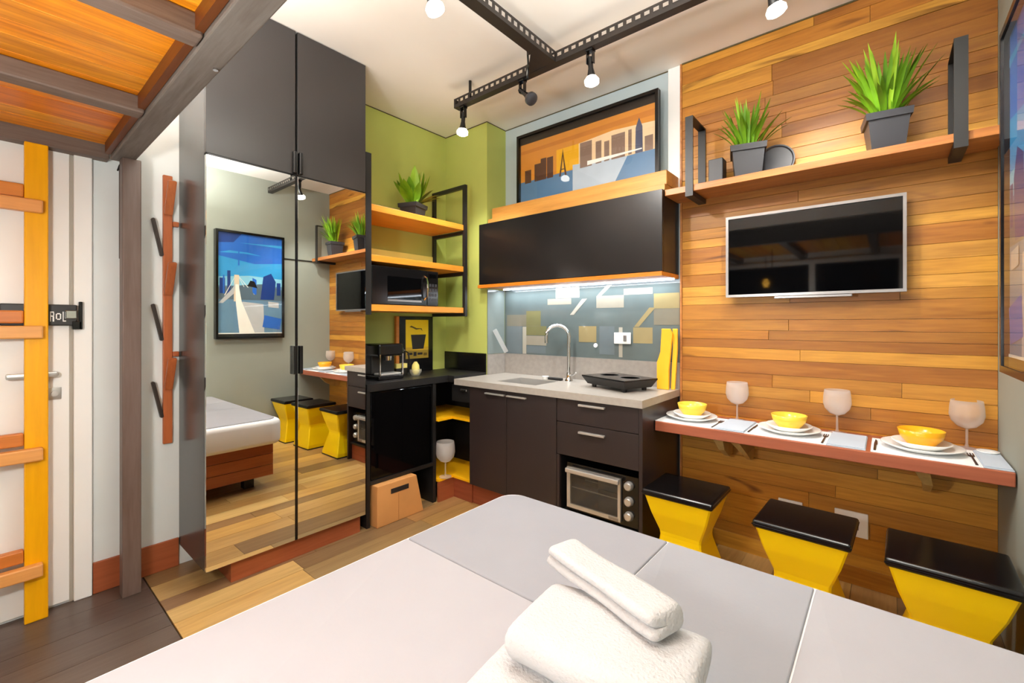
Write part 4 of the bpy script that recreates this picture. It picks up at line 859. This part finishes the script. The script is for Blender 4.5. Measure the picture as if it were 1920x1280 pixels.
towel('folded_towel', 'slim folded white hand towel lying on top of the pile', folded(0.34, 0.075, 0.026, 2, 9), (-0.475, 0.88, TZ + 0.143), math.radians(-17))

# ------------------------------------------------------------------ ceiling channels with spot lamps
def channel(name, label, x0, x1, y0, y1, z0, z1, along):
    r = thing(name, label, 'light track', ((x0 + x1) / 2, (y0 + y1) / 2, z0))
    t = 0.003
    obj('bottom_strip', B(x0, x1, y0, y1, z0, z0 + t), M['chan'], r)
    mb = MB(); ln = (x1 - x0) if along == 'x' else (y1 - y0); n = int(ln / 0.045)
    for side in (0, 1):
        def wall(a0, a1, b0, b1):
            if along == 'x':
                yy = y0 if side == 0 else y1 - t
                mb.box(x0 + a0, x0 + a1, yy, yy + t, b0, b1)
            else:
                xx = x0 if side == 0 else x1 - t
                mb.box(xx, xx + t, y0 + a0, y0 + a1, b0, b1)
        wall(0, ln, z0 + t, z0 + 0.022); wall(0, ln, z1 - 0.012, z1)
        for k in range(n + 1):
            a = k * ln / n; wall(max(0, a - 0.009), min(ln, a + 0.009), z0 + 0.022, z1 - 0.012)
    o = obj('slotted_sides', mb, M['chan'], r); o['kind'] = 'stuff'
    return r
TZ0, TZ1 = 2.735, 2.795
tr1 = channel('ceiling_channel', 'long dark slotted metal channel hanging parallel to the kitchen wall', -2.225, XR - 0.03, 2.045, 2.093, TZ0, TZ1, 'x')
obj('end_cap', B(-2.229, -2.225, 2.044, 2.094, TZ0 - 0.001, TZ1), M['chan'], tr1)
for xh in (-2.10, -0.2):
    obj('hanger', MB().tube([(xh, 2.069, TZ0 + 0.003), (xh, 2.069, ZC - 0.001)], 0.01, 8), M['black'], tr1)
tr2 = channel('ceiling_channel', 'shorter dark slotted metal channel running from the long channel toward the loft', -1.468, -1.405, 0.62, 2.044, TZ0, TZ1, 'y')
obj('hanger', MB().tube([(-1.4365, 0.8, TZ0 + 0.003), (-1.4365, 0.8, ZC - 0.001)], 0.01, 8), M['black'], tr2)
obj('corner_bracket', MB().prism([(-1.468, 2.044), (-1.60, 2.044), (-1.468, 1.90)], TZ0 + 0.002, TZ0 + 0.008, 'xy').box(-1.605, -1.59, 2.03, 2.044, TZ0, TZ0 + 0.05).box(-1.48, -1.468, 1.885, 1.90, TZ0, TZ0 + 0.05), M['chan'], tr2)
obj('loose_cable', MB().tube([(-1.475, 1.88, TZ0 + 0.05), (-1.53, 1.96, TZ0 - 0.005), (-1.60, 2.04, TZ0 - 0.02), (-1.66, 2.07, TZ0 - 0.002)], 0.006, 8), M['black'], tr2, smooth=True)
SPOT_AIM = {}
def spot(label, x, y, lit, d, power=None, ang=110):
    """d = direction the lamp points to"""
    r = thing('spot_lamp', label, 'spot lamp', (x, y, TZ0), 'spot lamps hanging from the channels')
    d = Vector(d).normalized(); top = Vector((x, y, TZ0))
    ya = y
    obj('arm', MB().box(x - 0.02, x + 0.02, ya - 0.018, ya + 0.018, TZ0 - 0.012, TZ0 - 0.0005).box(x - 0.019, x - 0.014, ya - 0.012, ya + 0.012, TZ0 - 0.075, TZ0 - 0.012).box(x + 0.014, x + 0.019, ya - 0.012, ya + 0.012, TZ0 - 0.075, TZ0 - 0.012), M['black'], r)
    p = Vector((x, y, TZ0 - 0.07)); q = d.to_track_quat('Z', 'Y').to_matrix().to_4x4(); m4 = Matrix.Translation(p) @ q
    obj('lamp_body', MB().lathe([(0.010, -0.03), (0.0135, -0.028), (0.0135, 0.03), (0.02, 0.06), (0.024, 0.075)], 18).xform(m4), M['black'], r, smooth=True)
    obj('lamp_lens', MB().lathe([(0.026, 0.0755), (0.038, 0.092), (0.037, 0.110), (0.022, 0.119)], 18).xform(m4), M['bulb'] if lit else M['pot'], r, smooth=True)
    if lit:
        l = bpy.data.lights.new('spot_beam', 'SPOT'); l.energy = P_SPOT if power is None else power; l.color = WARM; l.spot_size = math.radians(ang); l.spot_blend = 0.6; l.shadow_soft_size = 0.03
        o = bpy.data.objects.new('spot_beam', l); COL.objects.link(o); pp = p + d * 0.135
        o.location = pp - wloc(r); o.rotation_euler = d.to_track_quat('-Z', 'Y').to_euler(); o.parent = r
    return r
spot('lit black spot lamp at the far left end of the long channel', -2.165, 2.07, True, (-0.15, 0.05, -1))
spot('unlit black spot lamp turned sideways left of the junction', -1.66, 2.07, False, (0.8, -0.1, -0.75))
spot('lit black spot lamp right of the channel junction', -1.20, 2.07, True, (0.05, 0.05, -1), P_SPOT * 0.5)
spot('lit black spot lamp at the top right over the long channel', -0.372, 2.07, True, (0.25, 0.35, -1), P_SPOT * 1.0)
spot('lit black spot lamp on the shorter channel near the top edge', -1.4365, 1.165, True, (0.25, 0.3, -1), P_SPOT * 1.3, 168)

# ------------------------------------------------------------------ unseen lamps outside the frame, mostly added as fill
cl = thing('fill_bowl', 'added unseen white fill bowl above the bed foot shining at the ceiling', 'pendant lamp', (-0.3, 1.0, 2.38))  # added out of view to brighten the ceiling past the channel
obj('bowl', MB().lathe([(0.04, 0), (0.15, 0.02), (0.22, 0.07), (0.215, 0.07), (0.14, 0.026), (0.0, 0.012)], 40, (-0.3, 1.0, 2.38), cap1=False), M['white'], cl, smooth='all')
obj('cord', MB().tube([(-0.3, 1.0, 2.395), (-0.3, 1.0, ZC - 0.001)], 0.004, 8), M['black'], cl)
area_light('fill_bowl_light', (-0.3, 1.0, 2.455), 0.38, 0.38, P_BOWL_FILL, NEUT, rot=(PI, 0, 0), shape='DISK')
LX, LY = -1.0, -0.35
ll = thing('loft_fill', 'added unseen fill globe hanging under the loft boards over the bed', 'pendant lamp', (LX, LY, 1.35))  # unseen globe added to lift the light under the loft and on the door
obj('cord', MB().tube([(LX, LY, 1.57), (LX, LY, 2.13)], 0.004, 8), M['black'], ll)
obj('cap', MB().lathe([(0.035, 0), (0.03, 0.04), (0.008, 0.05)], 20, (LX, LY, 1.545)), M['black'], ll, smooth=True)
obj('globe', MB().lathe([(0.10 * math.sin(PI * k / 14), 0.10 - 0.10 * math.cos(PI * k / 14)) for k in range(15)], 24, (LX, LY, 1.35)), emit('added loft fill globe', (255, 252, 246), P_LOFT_FILL / (PI * 4 * PI * 0.1 ** 2)), ll, smooth='all')
ul = thing('fill_uplight_bar', 'added unseen uplight bar on top of the loft platform', 'fill uplight', (-1.3, 0.2, 2.156))  # added unseen source, bounces soft light off the ceiling
obj('housing', B(-2.3, -0.2, -0.05, 0.33, 2.156, 2.20), M['white'], ul)
obj('diffuser', B(-2.28, -0.22, -0.03, 0.31, 2.2005, 2.206), M['panel'], ul)
area_light('fill_uplight_light', (-1.25, 0.14, 2.215), 2.0, 0.34, P_UP_FILL, NEUT, rot=(PI, 0, 0))
wl = thing('warm_pendant', 'small warm pendant lamp by the window behind the bed', 'pendant lamp', (-1.16, -0.88, 1.74))
obj('cord', MB().tube([(-1.16, -0.88, 1.84), (-1.16, -0.88, 2.13)], 0.003, 8), M['black'], wl)
obj('shade', MB().lathe([(0.02, 0), (0.04, 0.05), (0.02, 0.10)], 20, (-1.16, -0.88, 1.74)), emit('warm lamp shade', (255, 190, 70), 6.0), wl, smooth=True)
hl = thing('bed_head_fill', 'added unseen white fill globe on the right wall by the bed head', 'fill lamp', (XR - 0.12, -0.62, 1.2))  # unseen fill added to light stools and bar from the front
obj('arm', MB().tube([(XR, -0.62, 1.22), (XR - 0.13, -0.62, 1.22)], 0.008, 8), M['black'], hl)
obj('globe', MB().lathe([(0.08 * math.sin(PI * k / 14), 0.08 - 0.08 * math.cos(PI * k / 14)) for k in range(15)], 24, (XR - 0.2, -0.62, 1.14)), emit('added bed head fill globe', (255, 252, 246), P_HEAD_FILL / (PI * 4 * PI * 0.08 ** 2)), hl, smooth='all')
